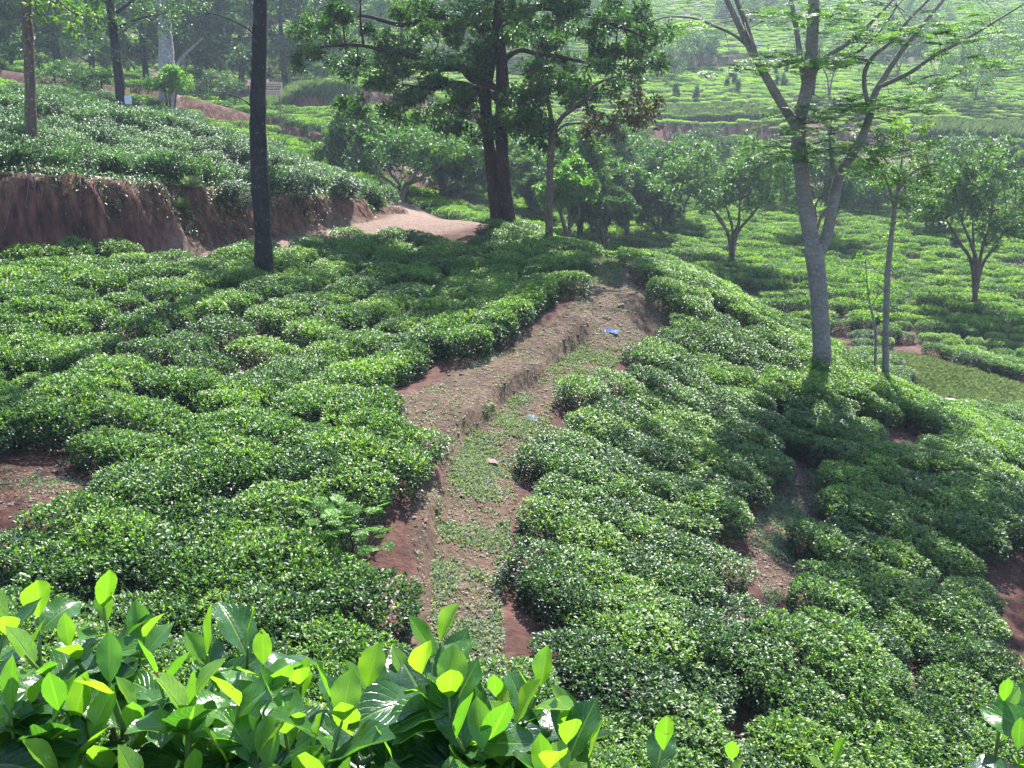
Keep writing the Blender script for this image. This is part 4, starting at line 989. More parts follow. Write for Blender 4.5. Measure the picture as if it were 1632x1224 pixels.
wl = [(20,150,60,230,150,'hazy woodland tree at the upper picture corner'),(95,150,58,240,140,'dense woodland tree between brown trunk and dark trunk'),(150,150,70,220,150,'blue-green woodland tree left of the dark trunk with notice'),
      (235,150,66,250,120,'woodland tree between the dark trunk and the pale trunk'),(330,160,62,240,150,'leafy woodland tree right of the pale trunk'),(385,150,66,220,120,'woodland tree partly behind the near-black trunk'),
      (455,150,70,200,120,'woodland tree right of the near-black trunk, above the sign'),(520,150,74,190,110,'woodland tree above the terrace of bright tea'),(60,110,85,220,160,'faint tree far back in the upper corner'),
      (290,110,88,200,170,'faint tree far behind the pale trunk'),(430,100,90,180,170,'faint tree far behind the near-black trunk'),(570,120,86,180,140,'faint tree behind the left boughs of the double stem'),
      (170,90,95,190,150,'faint tree topping the woodland by the dark trunk'),(640,120,92,190,140,'faint tree behind the middle boughs of the double stem'),(745,120,95,190,150,'faint tree behind the double stem'),
      (850,110,98,190,140,'faint tree right behind the double stem crown'),(940,100,100,180,140,'faint tree behind the right boughs of the double stem'),(0,170,50,260,110,'leafy tree cut by the left picture edge')]
for t in wl: wood_tree(*t[:5], t[5], mat=('fern', 'shade', 'broad')[rng.integers(3)], crown_from=rng.uniform(0.08, 0.25), dens=2.0, leaf=0.46)
# undergrowth shrubs at the foot of the wood
ul = [(90,160,46,50,80,'rounded dark shrub under the woodland by the brown trunk'),(135,165,45,60,80,'dark shrub left of the trunk with notice'),(165,168,44,50,60,'low shrub touching the trunk with notice'),(235,160,52,40,80,'light green shrub beside the pale trunk'),
      (330,150,56,60,80,'shrub with shiny leaves right of the pale trunk'),(375,160,55,45,60,'shrub by the near-black trunk and the sign'),(500,160,64,40,90,'shrub on the grassy ledge right of the sign'),(570,165,66,40,90,'low shrub over the bright tea terrace'),(300,120,60,50,70,'shrub with pale flowers beside the pale trunk')]
for t in ul: wood_tree(*t[:5], t[5], name='shrub', r=0.04, crown_from=0.05, dens=0.6, leaf=0.16, group='shrubs below the woodland')['category'] = 'shrub'

# --- pale trunk and the bright feather-topped tree in front of it
Y = 44.0
bs = base_of(266, 195, Y); b0 = np.array(bs)
tr = [(np.vstack([b0, px_path(Y, [(268,170),(268,120),(266,80),(263,40),(262,0)]), [P(262, -120, Y), P(266, -260, Y)]]), [0.36, 0.3, 0.27, 0.27, 0.25, 0.2, 0.15, 0.08]),
      (np.vstack([b0 + (-0.3, 0, 0), px_path(Y, [(259,150),(258,90),(256,40),(250,-20)])]), [0.2, 0.16, 0.14, 0.1, 0.05]),
      (px_path(Y, [(280,110),(292,90),(308,75),(322,62)], 0, -0.5), [0.09, 0.07, 0.05, 0.03])]
cl = clp(Y, [(250,10,40),(290,0,40),(225,-20,40),(310,-30,40),(265,-60,60),(215,15,24)], 1.2, 0.2, 0.9, 0.8)
make_tree('pale_trunk_tree', bs, 'thick pale grey trunk standing behind the crest of the bank', 'tree', tr, cl, 'bark_pale', 'broad', 0.22)
Y = 42.5
bs = base_of(270, 195, Y); b0 = np.array(bs)
tr = [(np.vstack([b0 + (dx, 0, 0), px_path(Y, [(270 + e, 165), (268 + e * 1.5, 140)])]), [0.05, 0.045, 0.03]) for dx, e in ((-0.1, -4), (0.05, 1), (0.25, 9))]
cl = clp(Y, [(255,122,16),(270,116,18),(285,125,16),(248,135,13),(262,135,15),(282,140,13),(272,128,16)], 0.4, 0.3, 1.0, 7, 'bright')
make_tree('bright_feathery_tree', bs, 'small bright lime-green tree in front of the pale trunk', 'tree', tr, cl, 'bark_brown', 'bright', 0.2)

# ------------------------------------------------------------------ foreground tea: every leaf a piece
def leaf_mesh(name, length, width, fold, curl, twist, wav, tint, seed, nu=16, nv=6):
    r = np.random.default_rng(seed)
    us = np.linspace(0, 1, nu + 1); V = []; UV = []
    a = 0.0; p = np.array((0.0, 0.0, 0.0)); ph = r.uniform(0, 6.28)
    for i, u in enumerate(us):
        w = width * 0.5 * (math.sin(math.pi * u ** 1.08) ** 0.78) * (1 - 0.45 * max(0, (u - 0.8) / 0.2) ** 1.5) if 0 < u < 1 else 0.0
        if u < 0.06: w = max(w * 0.5, 0.0008)
        ang = curl * u
        if i: p = p + np.array((math.cos(ang), 0, math.sin(ang) * -1)) * length / nu
        tw = twist * u
        for j in range(nv + 1):
            v = -1 + 2 * j / nv
            y = v * w; z = abs(v) ** 1.3 * w * fold + wav * w * math.sin(ph + u * 13 + (2 if v > 0 else 0)) * abs(v) ** 2
            if abs(v) == 1 and 0 < i < nu: y *= 1 + 0.025 * (1 if i % 2 else -1)
            yy = y * math.cos(tw) - z * math.sin(tw); zz = y * math.sin(tw) + z * math.cos(tw)
            V.append((p[0] + zz * math.sin(ang), yy, p[2] + zz * math.cos(ang))); UV.append((v, u))
    mb = MB(); k = nv + 1; F = []
    for i in range(nu):
        for j in range(nv): F.append((i*k + j, (i+1)*k + j, (i+1)*k + j + 1, i*k + j + 1))
    mb.add(V, F, tint)
    me = mb.mesh(name, MT['tea_hero'])
    uvl = me.uv_layers.new(name='UVMap'); li = np.zeros(len(me.loops), np.int32); me.loops.foreach_get('vertex_index', li)
    uvl.data.foreach_set('uv', np.array(UV, np.float32)[li].ravel())
    return me
LEAF_OLD = [leaf_mesh('leaf_mature', 1.0, 0.54 + 0.05 * (i % 3), 0.18 + 0.12 * (i % 2), 0.25 + 0.3 * (i % 4), 0.25 * ((i % 3) - 1), 0.12, 0.08 + 0.06 * (i % 5), i) for i in range(8)]
LEAF_MID = [leaf_mesh('leaf_grown', 1.0, 0.54 + 0.05 * (i % 3), 0.25 + 0.15 * (i % 2), 0.1 + 0.3 * (i % 4), 0.25 * ((i % 3) - 1), 0.12, 0.36 + 0.08 * (i % 4), 20 + i) for i in range(8)]
LEAF_NEW = [leaf_mesh('leaf_young', 1.0, 0.48 + 0.07 * (i % 3), 0.22 + 0.2 * (i % 2), -0.15 + 0.2 * (i % 3), 0.2 * ((i % 3) - 1), 0.06, 0.74 + 0.1 * (i % 3), 40 + i) for i in range(7)]
def place_leaf(parent, me, base, d, upv, length, root):
    d = Vector(d).normalized(); s = Vector(upv).cross(d)
    if s.length < 1e-4: s = Vector((1, 0, 0))
    s.normalize(); n = d.cross(s)
    M = Matrix((d, s, n)).transposed().to_4x4()
    o = bpy.data.objects.new('leaf', me); col.objects.link(o); o.parent = parent
    o.matrix_local = Matrix.Translation(Vector(base) - Vector(root)) @ M @ Matrix.Scale(length, 4)
    return o
def shoot(parent, sb, root, tip, height_, lean, size=1.0, n=6, young=2, facing=None):
    """one tea shoot: a green stem with leaves spiralling up, the youngest at the tip"""
    tip = np.array(tip); b = tip - np.array((lean[0], lean[1], 1.0)) * height_
    pts = catmull([b, (b + tip) / 2 + np.array((lean[0], lean[1], 0)) * -0.15 * height_, tip], 4)
    sb = MB(); tube(sb, pts - np.array(root), [0.0032 * size, 0.0026 * size, 0.0014 * size], 6); sb.build('shoot', MT['shoot'], parent)
    az = facing if facing is not None else rng.uniform(0, 6.283)
    for i in range(n):
        u = 1 - 0.8 * i / n
        p = pts[int(round(u * (len(pts) - 1)))]
        a = az + i * 2.4 + rng.uniform(-0.3, 0.3)
        if i < young:
            me = LEAF_NEW[rng.integers(len(LEAF_NEW))]; el = rng.uniform(0.9, 1.4) - 0.25 * i; ln = rng.uniform(0.042, 0.064) * size
        elif i < young + 2:
            me = LEAF_MID[rng.integers(len(LEAF_MID))]; el = rng.uniform(0.45, 0.95); ln = rng.uniform(0.062, 0.085) * size
        else:
            me = LEAF_OLD[rng.integers(len(LEAF_OLD))]; el = rng.uniform(0.05, 0.8); ln = rng.uniform(0.08, 0.115) * size
        d = (math.cos(a) * math.cos(el), math.sin(a) * math.cos(el), math.sin(el))
        inward = (-math.cos(a) * 0.6 * math.sin(el) + rng.normal(0, 0.2), -math.sin(a) * 0.6 * math.sin(el) + rng.normal(0, 0.2), 1.0)
        place_leaf(parent, me, p, d, inward, ln, root)
def fore_bush(center, Rb, ztop, tips, fill, label, zone):
    gx_, gy_ = center; g = hz(gx_, gy_); root = (gx_, gy_, g - 0.03)
    o = empty('tea_bush', root, label, 'tea bush', 'tea bushes in front of the camera')
    sb = MB(); wb = MB()
    allt = []
    for t in tips:
        px, py, Y, size, n, yg = t
        size *= 0.9; tp = P(px, py, Y / S); lean = (rng.normal(0, 0.2), rng.normal(0, 0.2))
        shoot(o, sb, root, tp, 0.13 * size, lean, size, n, yg); allt.append(tp - np.array((lean[0], lean[1], 1)) * 0.13 * size)
    for k in range(fill):
        px, py, Y = zone(); tp = P(px, py, Y / S); lean = (rng.normal(0, 0.3), rng.normal(0, 0.3))
        shoot(o, sb, root, tp, 0.12, lean, rng.uniform(0.8, 1.1), int(rng.integers(4, 7)), int(rng.integers(1, 4))); allt.append(tp - np.array((lean[0], lean[1], 1)) * 0.12)
    # woody framework down to the ground
    for tp in allt:
        f = np.array(root) * 0.55 + tp * 0.45; f[2] = g + 0.45 * (tp[2] - g)
        tube(wb, catmull([np.array(root) - root + rng.normal(0, 0.02, 3), f - root + rng.normal(0, 0.03, 3), tp - np.array((0, 0, 0.05)) - root, tp - root], 3), [0.014, 0.008, 0.005, 0.0035], 6)
    wb.build('stem', MT['twig'], o)
    # body of older leaves below the plucking table
    mb = MB(); n = 1500
    a = rng.uniform(0, 6.283, n); r = np.sqrt(rng.random(n)) * Rb
    zt = ztop - 0.10 - 0.35 * (r / Rb) ** 3
    b = np.stack([np.cos(a) * r, np.sin(a) * r, zt - rng.uniform(0, 0.5, n) - np.array(root)[2]], 1)
    b = b[b[:, 2] > 0.15]; n = len(b)
    ln = rng.uniform(0.05, 0.085, n)
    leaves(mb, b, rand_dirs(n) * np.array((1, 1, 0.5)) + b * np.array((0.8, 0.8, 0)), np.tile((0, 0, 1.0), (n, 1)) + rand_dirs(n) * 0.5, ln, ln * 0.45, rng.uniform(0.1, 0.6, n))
    c = mb.build('inner_leaves', MT['tea'], o, smooth=False); c['kind'] = 'stuff'
    return o
tipsA = [(165,935,1.04,1.05,6,2),(62,950,1.08,1.1,5,1),(12,955,1.00,1.0,6,2),(230,1005,1.02,1.0,6,2),(330,1030,1.00,1.05,6,2),(395,1018,1.03,1.1,5,1),(420,1045,0.98,1.0,6,2),(40,1030,0.93,1.05,6,2),(110,1020,0.98,1.0,6,2),
         (480,1062,0.98,0.95,6,2),(525,1078,0.96,1.1,5,1),(585,1062,0.99,0.9,6,2),(650,1058,0.98,0.9,6,2),(702,990,0.97,1.05,7,2),(740,1070,0.98,0.9,6,2),(790,1078,0.99,0.85,6,2),(862,1062,0.96,1.0,7,3),(830,1120,0.93,1.0,6,2),
         (905,1120,0.96,0.9,6,2),(940,1180,0.93,0.9,5,1),(175,1075,0.92,1.05,6,2),(250,1060,0.93,1.1,6,2),(300,1110,0.88,1.1,6,2),(95,1120,0.88,1.1,6,2),(15,1120,0.88,1.1,6,2),(380,1110,0.88,1.1,6,1),(450,1130,0.89,1.1,6,2),
         (560,1140,0.90,1.0,6,2),(630,1140,0.91,1.0,6,2),(700,1130,0.92,1.0,6,2),(760,1150,0.91,1.0,6,2)]
tipsA = [(a, b + (34 if b < 1000 else 14) + (18 if 450 < a < 960 and b > 1040 else 0), *r_) for a, b, *r_ in tipsA]
def zoneA():
    px = rng.uniform(-60, 930); py = rng.uniform(max(1060, 1080 + (px - 700) * 0.25), 1300); return px, py, 0.98 - 0.13 * (py - 1000) / 224 + rng.normal(0, 0.015)
fore_bush((-0.38, 0.86), 0.48, -0.50, tipsA, 34, 'close-up tea bush with backlit lime leaves filling the lower picture corner', zoneA)
tipsB = [(1600,1118,0.97,0.75,4,3),(1655,1100,0.97,0.8,5,2),(1622,1195,0.92,0.7,4,2),(1670,1150,0.92,1.0,6,2)]
def zoneB(): return rng.uniform(1710, 1840), rng.uniform(1150, 1300), 0.92
fore_bush((0.62, 0.88), 0.22, -0.62, tipsB, 8, 'close-up tea shoots poking in at the lower right picture edge', zoneB)
tipsC = [(1058,1196,0.92,0.75,3,1),(1166,1212,0.93,0.6,3,2),(1330,1216,0.95,0.6,3,2)]
def zoneC(): return rng.uniform(1030, 1350), rng.uniform(1340, 1450), 0.86
fore_bush((0.21, 0.74), 0.2, -0.66, tipsC, 8, 'close-up tea leaf tips just showing at the bottom of the picture', zoneC)

# ------------------------------------------------------------------ ground cover and small things
def scatter_poly(poly, n):
    p = np.array(poly); lo_, hi_ = p.min(0), p.max(0); out = []
    while len(out) < n:
        q = rng.uniform(lo_, hi_, (n * 2, 2)); q = q[inside(q[:, 0], q[:, 1], poly)]; out += q.tolist()
        if len(q) == 0: break
    return np.array(out[:n])
# weeds on the paths
mb = MB()
def weeds(poly, n, thr, lmin, lmax, tlo, thi, per=5, side=False):
    q = scatter_poly(poly, n)
    if side:
        d, sg, _ = poly_sd(q[:, 0], q[:, 1], STEP); q = q[(sg < 0) & (q[:, 1] < 25) | (rng.random(len(q)) < 0.07)]
    k = vnoise(q[:, 0] * 1.7 + 3, q[:, 1] * 1.7) + 0.5 * vnoise(q[:, 0] * 6, q[:, 1] * 6) + rng.normal(0, 0.22, len(q)) > thr
    q = q[k]; m = len(q); z = height(q[:, 0], q[:, 1])
    for j in range(per):
        a = rng.uniform(0, 6.283, m); el = rng.uniform(0.15, 1.2, m); l = rng.uniform(lmin, lmax, m)
        b = np.stack([q[:, 0] + rng.normal(0, 0.015, m), q[:, 1] + rng.normal(0, 0.015, m), z - 0.004 + rng.uniform(0, 0.02, m)], 1)
        leaves(mb, b, np.stack([np.cos(a) * np.cos(el), np.sin(a) * np.cos(el), np.sin(el)], 1), np.tile((0, 0, 1.0), (m, 1)) + rand_dirs(m) * 0.3, l, l * 0.5, rng.uniform(tlo, thi, m), quad=True)
weeds(PATH_POLY, 70000, 0.0, 0.025, 0.068, 0.1, 1.0, 3, side=True)
weeds(TRAIL_POLY, 6000, 0.0, 0.02, 0.06, 0.0, 0.8)
weeds(STRIP_POLY, 22000, -0.15, 0.05, 0.13, 0.2, 1.0, 3)
weeds(DIRT_POLY, 4000, 0.3, 0.02, 0.05, 0.1, 0.9)
tag(mb.build('weeds', MT['weed'], smooth=False), 'small grey-green weeds growing over the earth footpath', 'weeds', kind='stuff')
mb = MB()
q = scatter_poly(PATH_POLY, 3200); q2 = scatter_poly(TRAIL_POLY, 1000); q3 = scatter_poly(DIRT_POLY, 700); q = np.concatenate([q, q2, q3]); m = len(q); a = rng.uniform(0, 6.283, m)
l = rng.uniform(0.03, 0.07, m)
leaves(mb, np.stack([q[:, 0], q[:, 1], height(q[:, 0], q[:, 1]) + 0.008], 1), np.stack([np.cos(a), np.sin(a), rng.uniform(-.1, .3, m)], 1), np.tile((0, 0, 1.0), (m, 1)) + rand_dirs(m) * 0.4, l, l * 0.45, rng.uniform(0, 1, m), quad=True, fold=0.4)
tag(mb.build('leaf_litter', MT['dryleaf'], smooth=False), 'dry fallen leaves strewn over the earth paths', 'litter', kind='stuff')
# grass
mb = MB()
def blades(xy, lmin, lmax, tlo, thi, per=4, wid=0.012, lean=0.5):
    m = len(xy); z = height(xy[:, 0], xy[:, 1])
    for j in range(per):
        a = rng.uniform(0, 6.283, m); l = rng.uniform(lmin, lmax, m)
        d = np.stack([np.cos(a) * lean, np.sin(a) * lean, np.ones(m)], 1)
        leaves(mb, np.stack([xy[:, 0] + rng.normal(0, 0.03, m), xy[:, 1] + rng.normal(0, 0.03, m), z - 0.01], 1), d, np.stack([-np.cos(a), -np.sin(a), np.full(m, 0.6)], 1), l, np.full(m, wid), rng.uniform(tlo, thi, m), quad=True, droop=0.35)
blades(scatter_poly(STRIP_POLY, 5000), 0.08, 0.26, 0.2, 1.0, 4, 0.025)
GP = near([(940,428),(950,405),(985,408),(992,440),(975,455),(945,450)], 15, 26)
blades(scatter_poly(GP, 700), 0.06, 0.16, 0.3, 1.0, 4)
# long grass on the far ledges
for pl, n, l0, l1, w in ((pxy((290,165,56),(440,160,57),(560,160,62),(560,176,58),(430,182,56),(290,180,55)), 4000, 0.4, 1.0, 0.06),
                      (pxy((1460,205,74),(1632,195,74),(1680,220,71),(1632,232,70),(1470,228,71)), 4000, 0.7, 1.7, 0.08),
                      (pxy((1060,190,77),(1330,190,77),(1330,205,75),(1060,205,75)), 2500, 0.4, 1.0, 0.06)):
    blades(scatter_poly(pl, n), l0, l1, 0.0, 0.8, 4, w, 0.35)
tag(mb.build('grass', MT['grass'], smooth=False), 'short grass of the valley strip and long grass on the ledges', 'grass', kind='stuff')
# tufts on the lip of the red bank
for px, py, Y, r, lab in ((283,292,20.7,0.30,'round yellow-green grass tuft on the lip of the red bank'),(305,298,20.9,0.2,'smaller grass tuft beside the round one on the bank lip'),(370,305,21.6,0.24,'grass tuft on the bank lip nearest the near-black trunk'),
                          (290,330,20.5,0.18,'little grass tuft growing half way down the red bank'),(600,330,25.3,0.3,'yellowish tuft on the nose of the red bank')):
    p = ground_px(px, py, 17, 27); mb = MB(); m = 240
    a = rng.uniform(0, 6.283, m); el = rng.uniform(0.3, 1.5, m); l = rng.uniform(0.6, 1.25, m) * r * 1.6
    leaves(mb, rng.normal(0, 0.05, (m, 3)) * np.array((1, 1, 0.2)), np.stack([np.cos(a) * np.cos(el), np.sin(a) * np.cos(el), np.sin(el)], 1), np.tile((0, 0, 1.0), (m, 1)) + rand_dirs(m) * 0.3, l, l * 0.07, rng.uniform(0.4, 1.0, m), quad=True, droop=0.3)
    o = mb.build('grass_tuft', MT['grass'], smooth=False); o.location = p; tag(o, lab, 'grass tuft', 'grass tufts on the red bank')
# greenery spilling over the lip of the bank
mb = MB(); bl = np.array(BANK[1:9]); seg_l = np.r_[0, np.cumsum(np.linalg.norm(np.diff(bl, axis=0), axis=1))]
for k in range(95):
    t = rng.uniform(0, seg_l[-1]); q0 = np.array((np.interp(t, seg_l, bl[:, 0]), np.interp(t, seg_l, bl[:, 1]))); q1 = np.array((np.interp(t + .3, seg_l, bl[:, 0]), np.interp(t + .3, seg_l, bl[:, 1])))
    dv = (q1 - q0); dv /= np.linalg.norm(dv) + 1e-9; nv_ = np.array((-dv[1], dv[0])); q = q0 + nv_ * rng.uniform(0.55, 1.25)
    m = int(rng.integers(25, 120)); r_ = rng.uniform(0.15, 0.42)
    b = np.stack([q[0] + rng.normal(0, r_, m), q[1] + rng.normal(0, r_ * 0.6, m), np.zeros(m)], 1); b[:, 2] = height(b[:, 0], b[:, 1]) + rng.uniform(0, r_ * 0.8, m)
    l = rng.uniform(0.06, 0.13, m); leaves(mb, b, np.stack([-nv_[0] * 0.5 + rng.normal(0, 0.5, m), -nv_[1] * 0.5 + rng.normal(0, 0.5, m), rng.uniform(-0.8, 0.5, m)], 1), np.tile((0, 0, 1.0), (m, 1)) + rand_dirs(m) * 0.5, l, l * 0.42, rng.uniform(0.1, 0.9, m), droop=0.2)
tag(mb.build('undergrowth', MT['dusty'], smooth=False), 'scrubby undergrowth spilling over the lip of the red bank', 'undergrowth', kind='stuff')
# dry grass and rootlets matting the face of the bank
mb = MB(); n = 9000
bl = np.array(BANK[1:9]); seg_l = np.r_[0, np.cumsum(np.linalg.norm(np.diff(bl, axis=0), axis=1))]
t = rng.uniform(0, seg_l[-1], n); X = np.interp(t, seg_l, bl[:, 0]); Yb = np.interp(t, seg_l, bl[:, 1])
dx_, dy_ = np.interp(t + 0.2, seg_l, bl[:, 0]) - np.interp(t - 0.2, seg_l, bl[:, 0]), np.interp(t + 0.2, seg_l, bl[:, 1]) - np.interp(t - 0.2, seg_l, bl[:, 1])
nl = np.hypot(dx_, dy_); off = rng.uniform(-0.1, 1.15, n) ; X = X - dy_ / nl * off; Yb = Yb + dx_ / nl * off
kk = vnoise(t * 1.4, off * 2) > -0.12; X, Yb, dx_, dy_, nl = X[kk], Yb[kk], dx_[kk], dy_[kk], nl[kk]; n = len(X)
l = rng.uniform(0.12, 0.4, n)
leaves(mb, np.stack([X, Yb, height(X, Yb) + 0.015], 1), np.stack([dy_ / nl * 0.35 + rng.normal(0, 0.25, n), -dx_ / nl * 0.35 + rng.normal(0, 0.1, n), -np.ones(n) * rng.uniform(0.2, 1.2, n)], 1), np.stack([dy_ / nl, -dx_ / nl, np.full(n, 0.3)], 1), l, np.full(n, 0.012), rng.uniform(0, 0.8, n), quad=True, droop=0.1)
tag(mb.build('dry_grass', MT['dryleaf'], smooth=False), 'matted dry grass and rootlets hanging on the red bank face', 'dry grass', kind='stuff')
# roots hanging down the cut bank
mb = MB()
for k in range(90):
    u = rng.uniform(0.0, 0.98); bl = np.array(BANK[2:8]); t = u * (len(bl) - 1); i = int(t); q = bl[i] * (1 - (t - i)) + bl[min(i + 1, len(bl) - 1)] * (t - i)
    dirv = bl[min(i + 1, len(bl) - 1)] - bl[i]; nrm = np.array((-dirv[1], dirv[0])); nrm /= np.linalg.norm(nrm) + 1e-9
    L = rng.uniform(0.4, 1.2); st = rng.uniform(0.9, 1.3); pp = []
    for s in np.linspace(0, 1, 7):
        w = q + nrm * (st - s * L * 0.8) + dirv / np.linalg.norm(dirv) * (rng.normal(0, 0.03) + s * rng.normal(0, 0.12))
        pp.append((w[0], w[1], hz(w[0], w[1]) + 0.012))
    tube(mb, pp, [rng.uniform(0.006, 0.014), 0.006, 0.003], 5)
tag(mb.build('roots', MT['root']), 'thin pale roots trailing down the red earth bank', 'roots', kind='stuff')
# earth clods and stones
def rock_mesh(seed):
    r = np.random.default_rng(seed); me = bpy.data.meshes.new('rock'); import bmesh
    bm = bmesh.new(); bmesh.ops.create_icosphere(bm, subdivisions=2, radius=1)
    for v in bm.verts: v.co *= 1 + 0.5 * mnoise(v.co * 1.3 + Vector((seed * 7.1, 0, 0))); v.co.z *= 0.55
    bm.to_mesh(me); bm.free(); me.materials.append(MT['stone']); return me
ROCK = [rock_mesh(i) for i in range(5)]
lib2 = bpy.data.collections.new('stone_library')
for k, me in enumerate(ROCK): lib2.objects.link(bpy.data.objects.new('stone_%d' % k, me))
q = np.concatenate([scatter_poly(PATH_POLY, 2600), scatter_poly(TRAIL_POLY, 800), scatter_poly(DIRT_POLY, 700), scatter_poly(near([(945,440),(1000,440),(1060,500),(1060,540),(960,560)], 14, 24), 500)])
s_ = np.minimum(rng.lognormal(math.log(0.013), 0.6, len(q)), 0.05); z_ = height(q[:, 0], q[:, 1])
st = gn_scatter('gravel', [(a, b, c) for (a, b), c in zip(q, z_)], rng.uniform(0, 6.28, (len(q), 3)) * np.array((0.05, 0.05, 1)), np.repeat(s_[:, None], 3, 1), rng.integers(0, 5, len(q)), lib2, label='loose stones and clods on the earth paths')
st['category'] = 'gravel'
bigst = [(968,507,0.10,'flat pale stone in the middle of the washed-out path'),(990,487,0.11,'larger pale stone above the plastic bag'),(955,488,0.07,'small stone at the end of the earth step'),(1000,530,0.06,'small whitish stone right of the plastic bag'),(782,738,0.12,'dark flat stone lying in the weedy footpath')]
for k, (px, py, r, lab) in enumerate(bigst):
    p = ground_px(px, py, 8, 24); o = bpy.data.objects.new('stone', ROCK[k % 5]); col.objects.link(o); o.location = Vector(p) + Vector((0, 0, r * 0.15)); r *= 1.35; o.scale = (r, r * 0.8, r * 0.7); o.rotation_euler = (0, 0, k * 1.3); tag(o, lab, 'stone', 'stones on the footpath')
# plastic litter
def crumple(name, px, py, w, h, mat, label, Y0=7, Y1=24):
    p = ground_px(px, py, Y0, Y1); import bmesh
    bm = bmesh.new(); bmesh.ops.create_grid(bm, x_segments=14, y_segments=10, size=1)
    sd = rng.uniform(0, 50)
    for v in bm.verts:
        n1 = mnoise(Vector((v.co.x * 2.2 + sd, v.co.y * 2.2, 0))); n2 = mnoise(Vector((v.co.x * 5 + sd, v.co.y * 5, 3)))
        r = math.hypot(v.co.x, v.co.y); v.co.x *= w * (1 + 0.35 * n1); v.co.y *= h * (1 + 0.4 * n2); v.co.z = max(0.004, 0.05 + 0.09 * n1 + 0.06 * n2 - 0.05 * r)
    me = bpy.data.meshes.new(name); bm.to_mesh(me); bm.free(); me.materials.append(mat)
    o = bpy.data.objects.new(name, me); col.objects.link(o); o.location = p; o.scale = (1.3, 1.3, 1.2); o.rotation_euler = (0.1, 0, rng.uniform(-0.6, 0.0)); tag(o, label, 'litter', 'plastic litter on the paths'); return o
MT['plastic'] = plain_mat('white_plastic', (0.62, 0.60, 0.57), (0.8, 0.79, 0.76), 9, 0.35, 0.3, 0.02)
MT['plastic_blue'] = plain_mat('blue_white_plastic', (0.10, 0.14, 0.45), (0.75, 0.76, 0.85), 5, 0.35, 0.4, 0.02)
crumple('plastic_bag', 972, 529, 0.16, 0.10, MT['plastic_blue'], 'crumpled blue and white plastic bag on the bare earth')
crumple('plastic_scrap', 846, 668, 0.10, 0.06, MT['plastic'], 'white plastic scrap at the edge of the weedy footpath')
crumple('plastic_wrapper', 28, 858, 0.11, 0.06, MT['plastic'], 'pale tangled plastic in the dirt patch at the picture edge', 5, 14)
# pale drain edge by the grass strip
MT['concrete'] = plain_mat('pale_concrete', (0.5, 0.47, 0.44), (0.74, 0.71, 0.68), 14, 0.8, 0.3, 0.01)
import bmesh
def block(name, p0, p1, w, h, mat, label=None, cat=None, group=None, lift=0.0):
    p0, p1 = Vector(p0), Vector(p1); L = (p1 - p0).length
    bm = bmesh.new(); bmesh.ops.create_cube(bm, size=1)
    bmesh.ops.subdivide_edges(bm, edges=bm.edges, cuts=3, use_grid_fill=True)
    for v in bm.verts:
        v.co.x *= L; v.co.y *= w; v.co.z = (v.co.z) * h
        v.co += Vector((mnoise(v.co * 4), mnoise(v.co * 4 + Vector((9, 0, 0))), mnoise(v.co * 4 + Vector((0, 9, 0))))) * 0.018
    me = bpy.data.meshes.new(name); bm.to_mesh(me); bm.free(); me.materials.append(mat)
    o = bpy.data.objects.new(name, me); col.objects.link(o); o.location = (p0 + p1) / 2 + Vector((0, 0, h / 2 + lift))
    d = (p1 - p0).normalized(); o.rotation_euler = d.to_track_quat('X', 'Z').to_euler(); 
    if label: tag(o, label, cat, group)
    return o
a_, b_, c_, d_ = (ground_px(px, py, 18, 30) for px, py in ((1514,640),(1545,660),(1552,663),(1578,675)))
block('drain_slab', a_, b_, 0.35, 0.12, MT['concrete'], 'longer pale slab lying between the spur bushes and the grass strip', 'slab', 'pale slabs by the grass strip')
block('drain_slab', c_, d_, 0.3, 0.10, MT['concrete'], 'shorter pale slab partly behind bushes below the grass strip', 'slab', 'pale slabs by the grass strip')
# bright fern among the lower bushes
p = ground_px(548, 925, 6, 14); o = empty('fern_shrub', p, 'feathery lime-green fern shrub among the lower tea bushes', 'fern'); fm = MB(); tbm = MB()
for k in range(46):
    c = np.array((rng.normal(0, 0.26), rng.normal(0, 0.2), 0.72 + rng.normal(0, 0.18))); a = rng.uniform(0, 6.283)
    feather_spray(fm, c, np.array((math.cos(a), math.sin(a), rng.uniform(0.0, 0.8))), rng.uniform(0.12, 0.22), rng.uniform(0.3, 0.9))
    tube(tbm, catmull([(0, 0, -0.05), c * np.array((0.5, 0.5, 0.5)), c], 3), [0.006, 0.004, 0.002], 5)
fm.build('fronds', MT['bright'], o, smooth=False); tbm.build('stem', MT['shoot'], o)
# signboards
MT['board'] = plain_mat('faded_board', (0.42, 0.30, 0.20), (0.56, 0.43, 0.30), 6, 0.8, 0.1)
MT['post'] = bark_mat('weathered_post', (0.08, 0.06, 0.045), (0.2, 0.15, 0.11), 20, 0.2, 0.3)
MT['letters'] = plain_mat('dark_lettering', (0.10, 0.05, 0.04), (0.16, 0.08, 0.06), 10)
MT['tin'] = plain_mat('grey_tin', (0.42, 0.45, 0.52), (0.55, 0.58, 0.64), 8, 0.5, 0.1)
MT['ochre'] = plain_mat('ochre_plate', (0.5, 0.33, 0.08), (0.62, 0.44, 0.14), 8, 0.6, 0.1)
def boxm(name, size, loc, mat, parent, bev=0.01):
    bm = bmesh.new(); bmesh.ops.create_cube(bm, size=1); bmesh.ops.scale(bm, vec=size, verts=bm.verts)
    bmesh.ops.bevel(bm, geom=bm.edges[:], offset=min(bev, min(size) * 0.3), segments=2, affect='EDGES')
    me = bpy.data.meshes.new(name); bm.to_mesh(me); bm.free(); me.materials.append(mat)
    o = bpy.data.objects.new(name, me); col.objects.link(o); o.parent = parent; o.location = loc; return o
Y = 45.0; k = Y * S / FPX
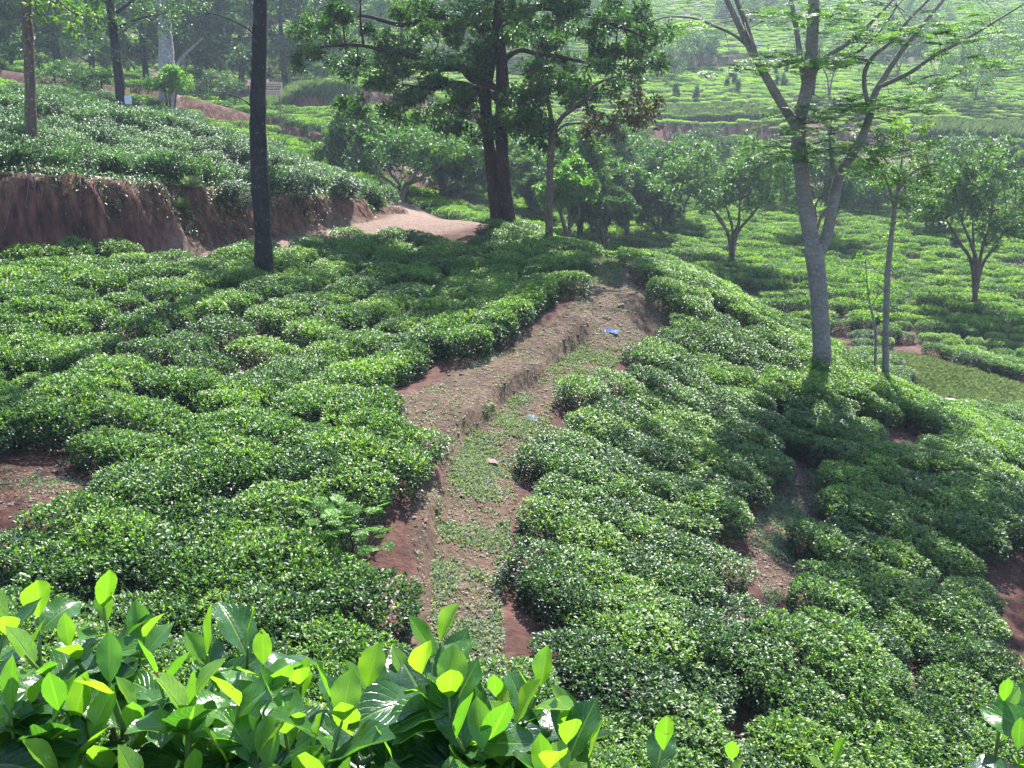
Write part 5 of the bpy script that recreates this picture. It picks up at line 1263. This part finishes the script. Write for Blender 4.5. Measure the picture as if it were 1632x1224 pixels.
c = P(424, 142, Y); g = hz(c[0], c[1]); o = empty('signboard', (c[0], c[1], g), 'faded brown notice board half hidden behind the near-black trunk', 'sign')
bd = boxm('board', (51 * k, 0.04, 21 * k), (0, 0, c[2] - g), MT['board'], o)
for sx in (-1, 1): boxm('post', (0.07, 0.07, c[2] - g + 11 * k), (sx * 20 * k, 0.06, (c[2] - g + 11 * k) / 2 - 0.1), MT['post'], o)
lm = MB()
for row, (zz, hh) in enumerate(((0.29, 0.045), (0.14, 0.08), (-0.01, 0.1), (-0.18, 0.05), (-0.3, 0.045))):
    x_ = -22 * k
    while x_ < 21 * k:
        w_ = rng.uniform(0.05, 0.15); 
        lm.add([(x_, -0.024, zz - hh / 2), (x_ + w_, -0.024, zz - hh / 2), (x_ + w_, -0.024, zz + hh / 2), (x_, -0.024, zz + hh / 2)], [(0, 1, 2, 3)]); x_ += w_ + rng.uniform(0.02, 0.05)
lm.build('lettering', MT['letters'], bd, smooth=False)
Y = 35.0; k = Y * S / FPX
c = P(204, 158, Y); g = hz(c[0], c[1]); o = empty('small_notice', (c[0], c[1], g), 'small grey and ochre notice on a post by the dark trunk', 'sign')
boxm('post', (0.05, 0.05, c[2] - g + 0.2), (0, 0.05, (c[2] - g + 0.2) / 2 - 0.1), MT['post'], o)
boxm('plate', (11 * k, 0.03, 13 * k), (0, 0, c[2] - g - 1 * k), MT['tin'], o); boxm('plate', (8 * k, 0.03, 8 * k), (0, -0.01, c[2] - g + 10 * k), MT['ochre'], o)
# white marker on the far field
c = ground_px(1207, 82, 60, 150); o = empty('marker_post', c, 'small white marker block on the far field behind the grey limb', 'marker')
boxm('block', (0.7, 0.5, 1.3), (0, 0, 0.6), MT['concrete'], o, 0.05); boxm('cap', (0.85, 0.62, 0.12), (0, 0, 1.30), MT['concrete'], o, 0.03)

# ------------------------------------------------------------------ haze
bm = bmesh.new(); bmesh.ops.create_cube(bm, size=1)
zmin, zmax = GZ.min() - 1, GZ.max() + 12
for v in bm.verts: v.co = Vector((v.co.x * 520, 115 + v.co.y * 424, zmin if v.co.z < 0 else zmax))
me = bpy.data.meshes.new('haze'); bm.to_mesh(me); bm.free()
m, nt, out = new_mat('haze_air'); pv = nt.nodes.new('ShaderNodeVolumePrincipled'); pv.inputs['Color'].default_value = (0.72, 0.84, 1.0, 1); pv.inputs['Density'].default_value = 0.0005; pv.inputs['Anisotropy'].default_value = 0.3
nt.links.new(pv.outputs[0], out.inputs['Volume']); me.materials.append(m)
o = bpy.data.objects.new('haze', me); col.objects.link(o); tag(o, 'thin bluish haze over the valley', kind='stuff')
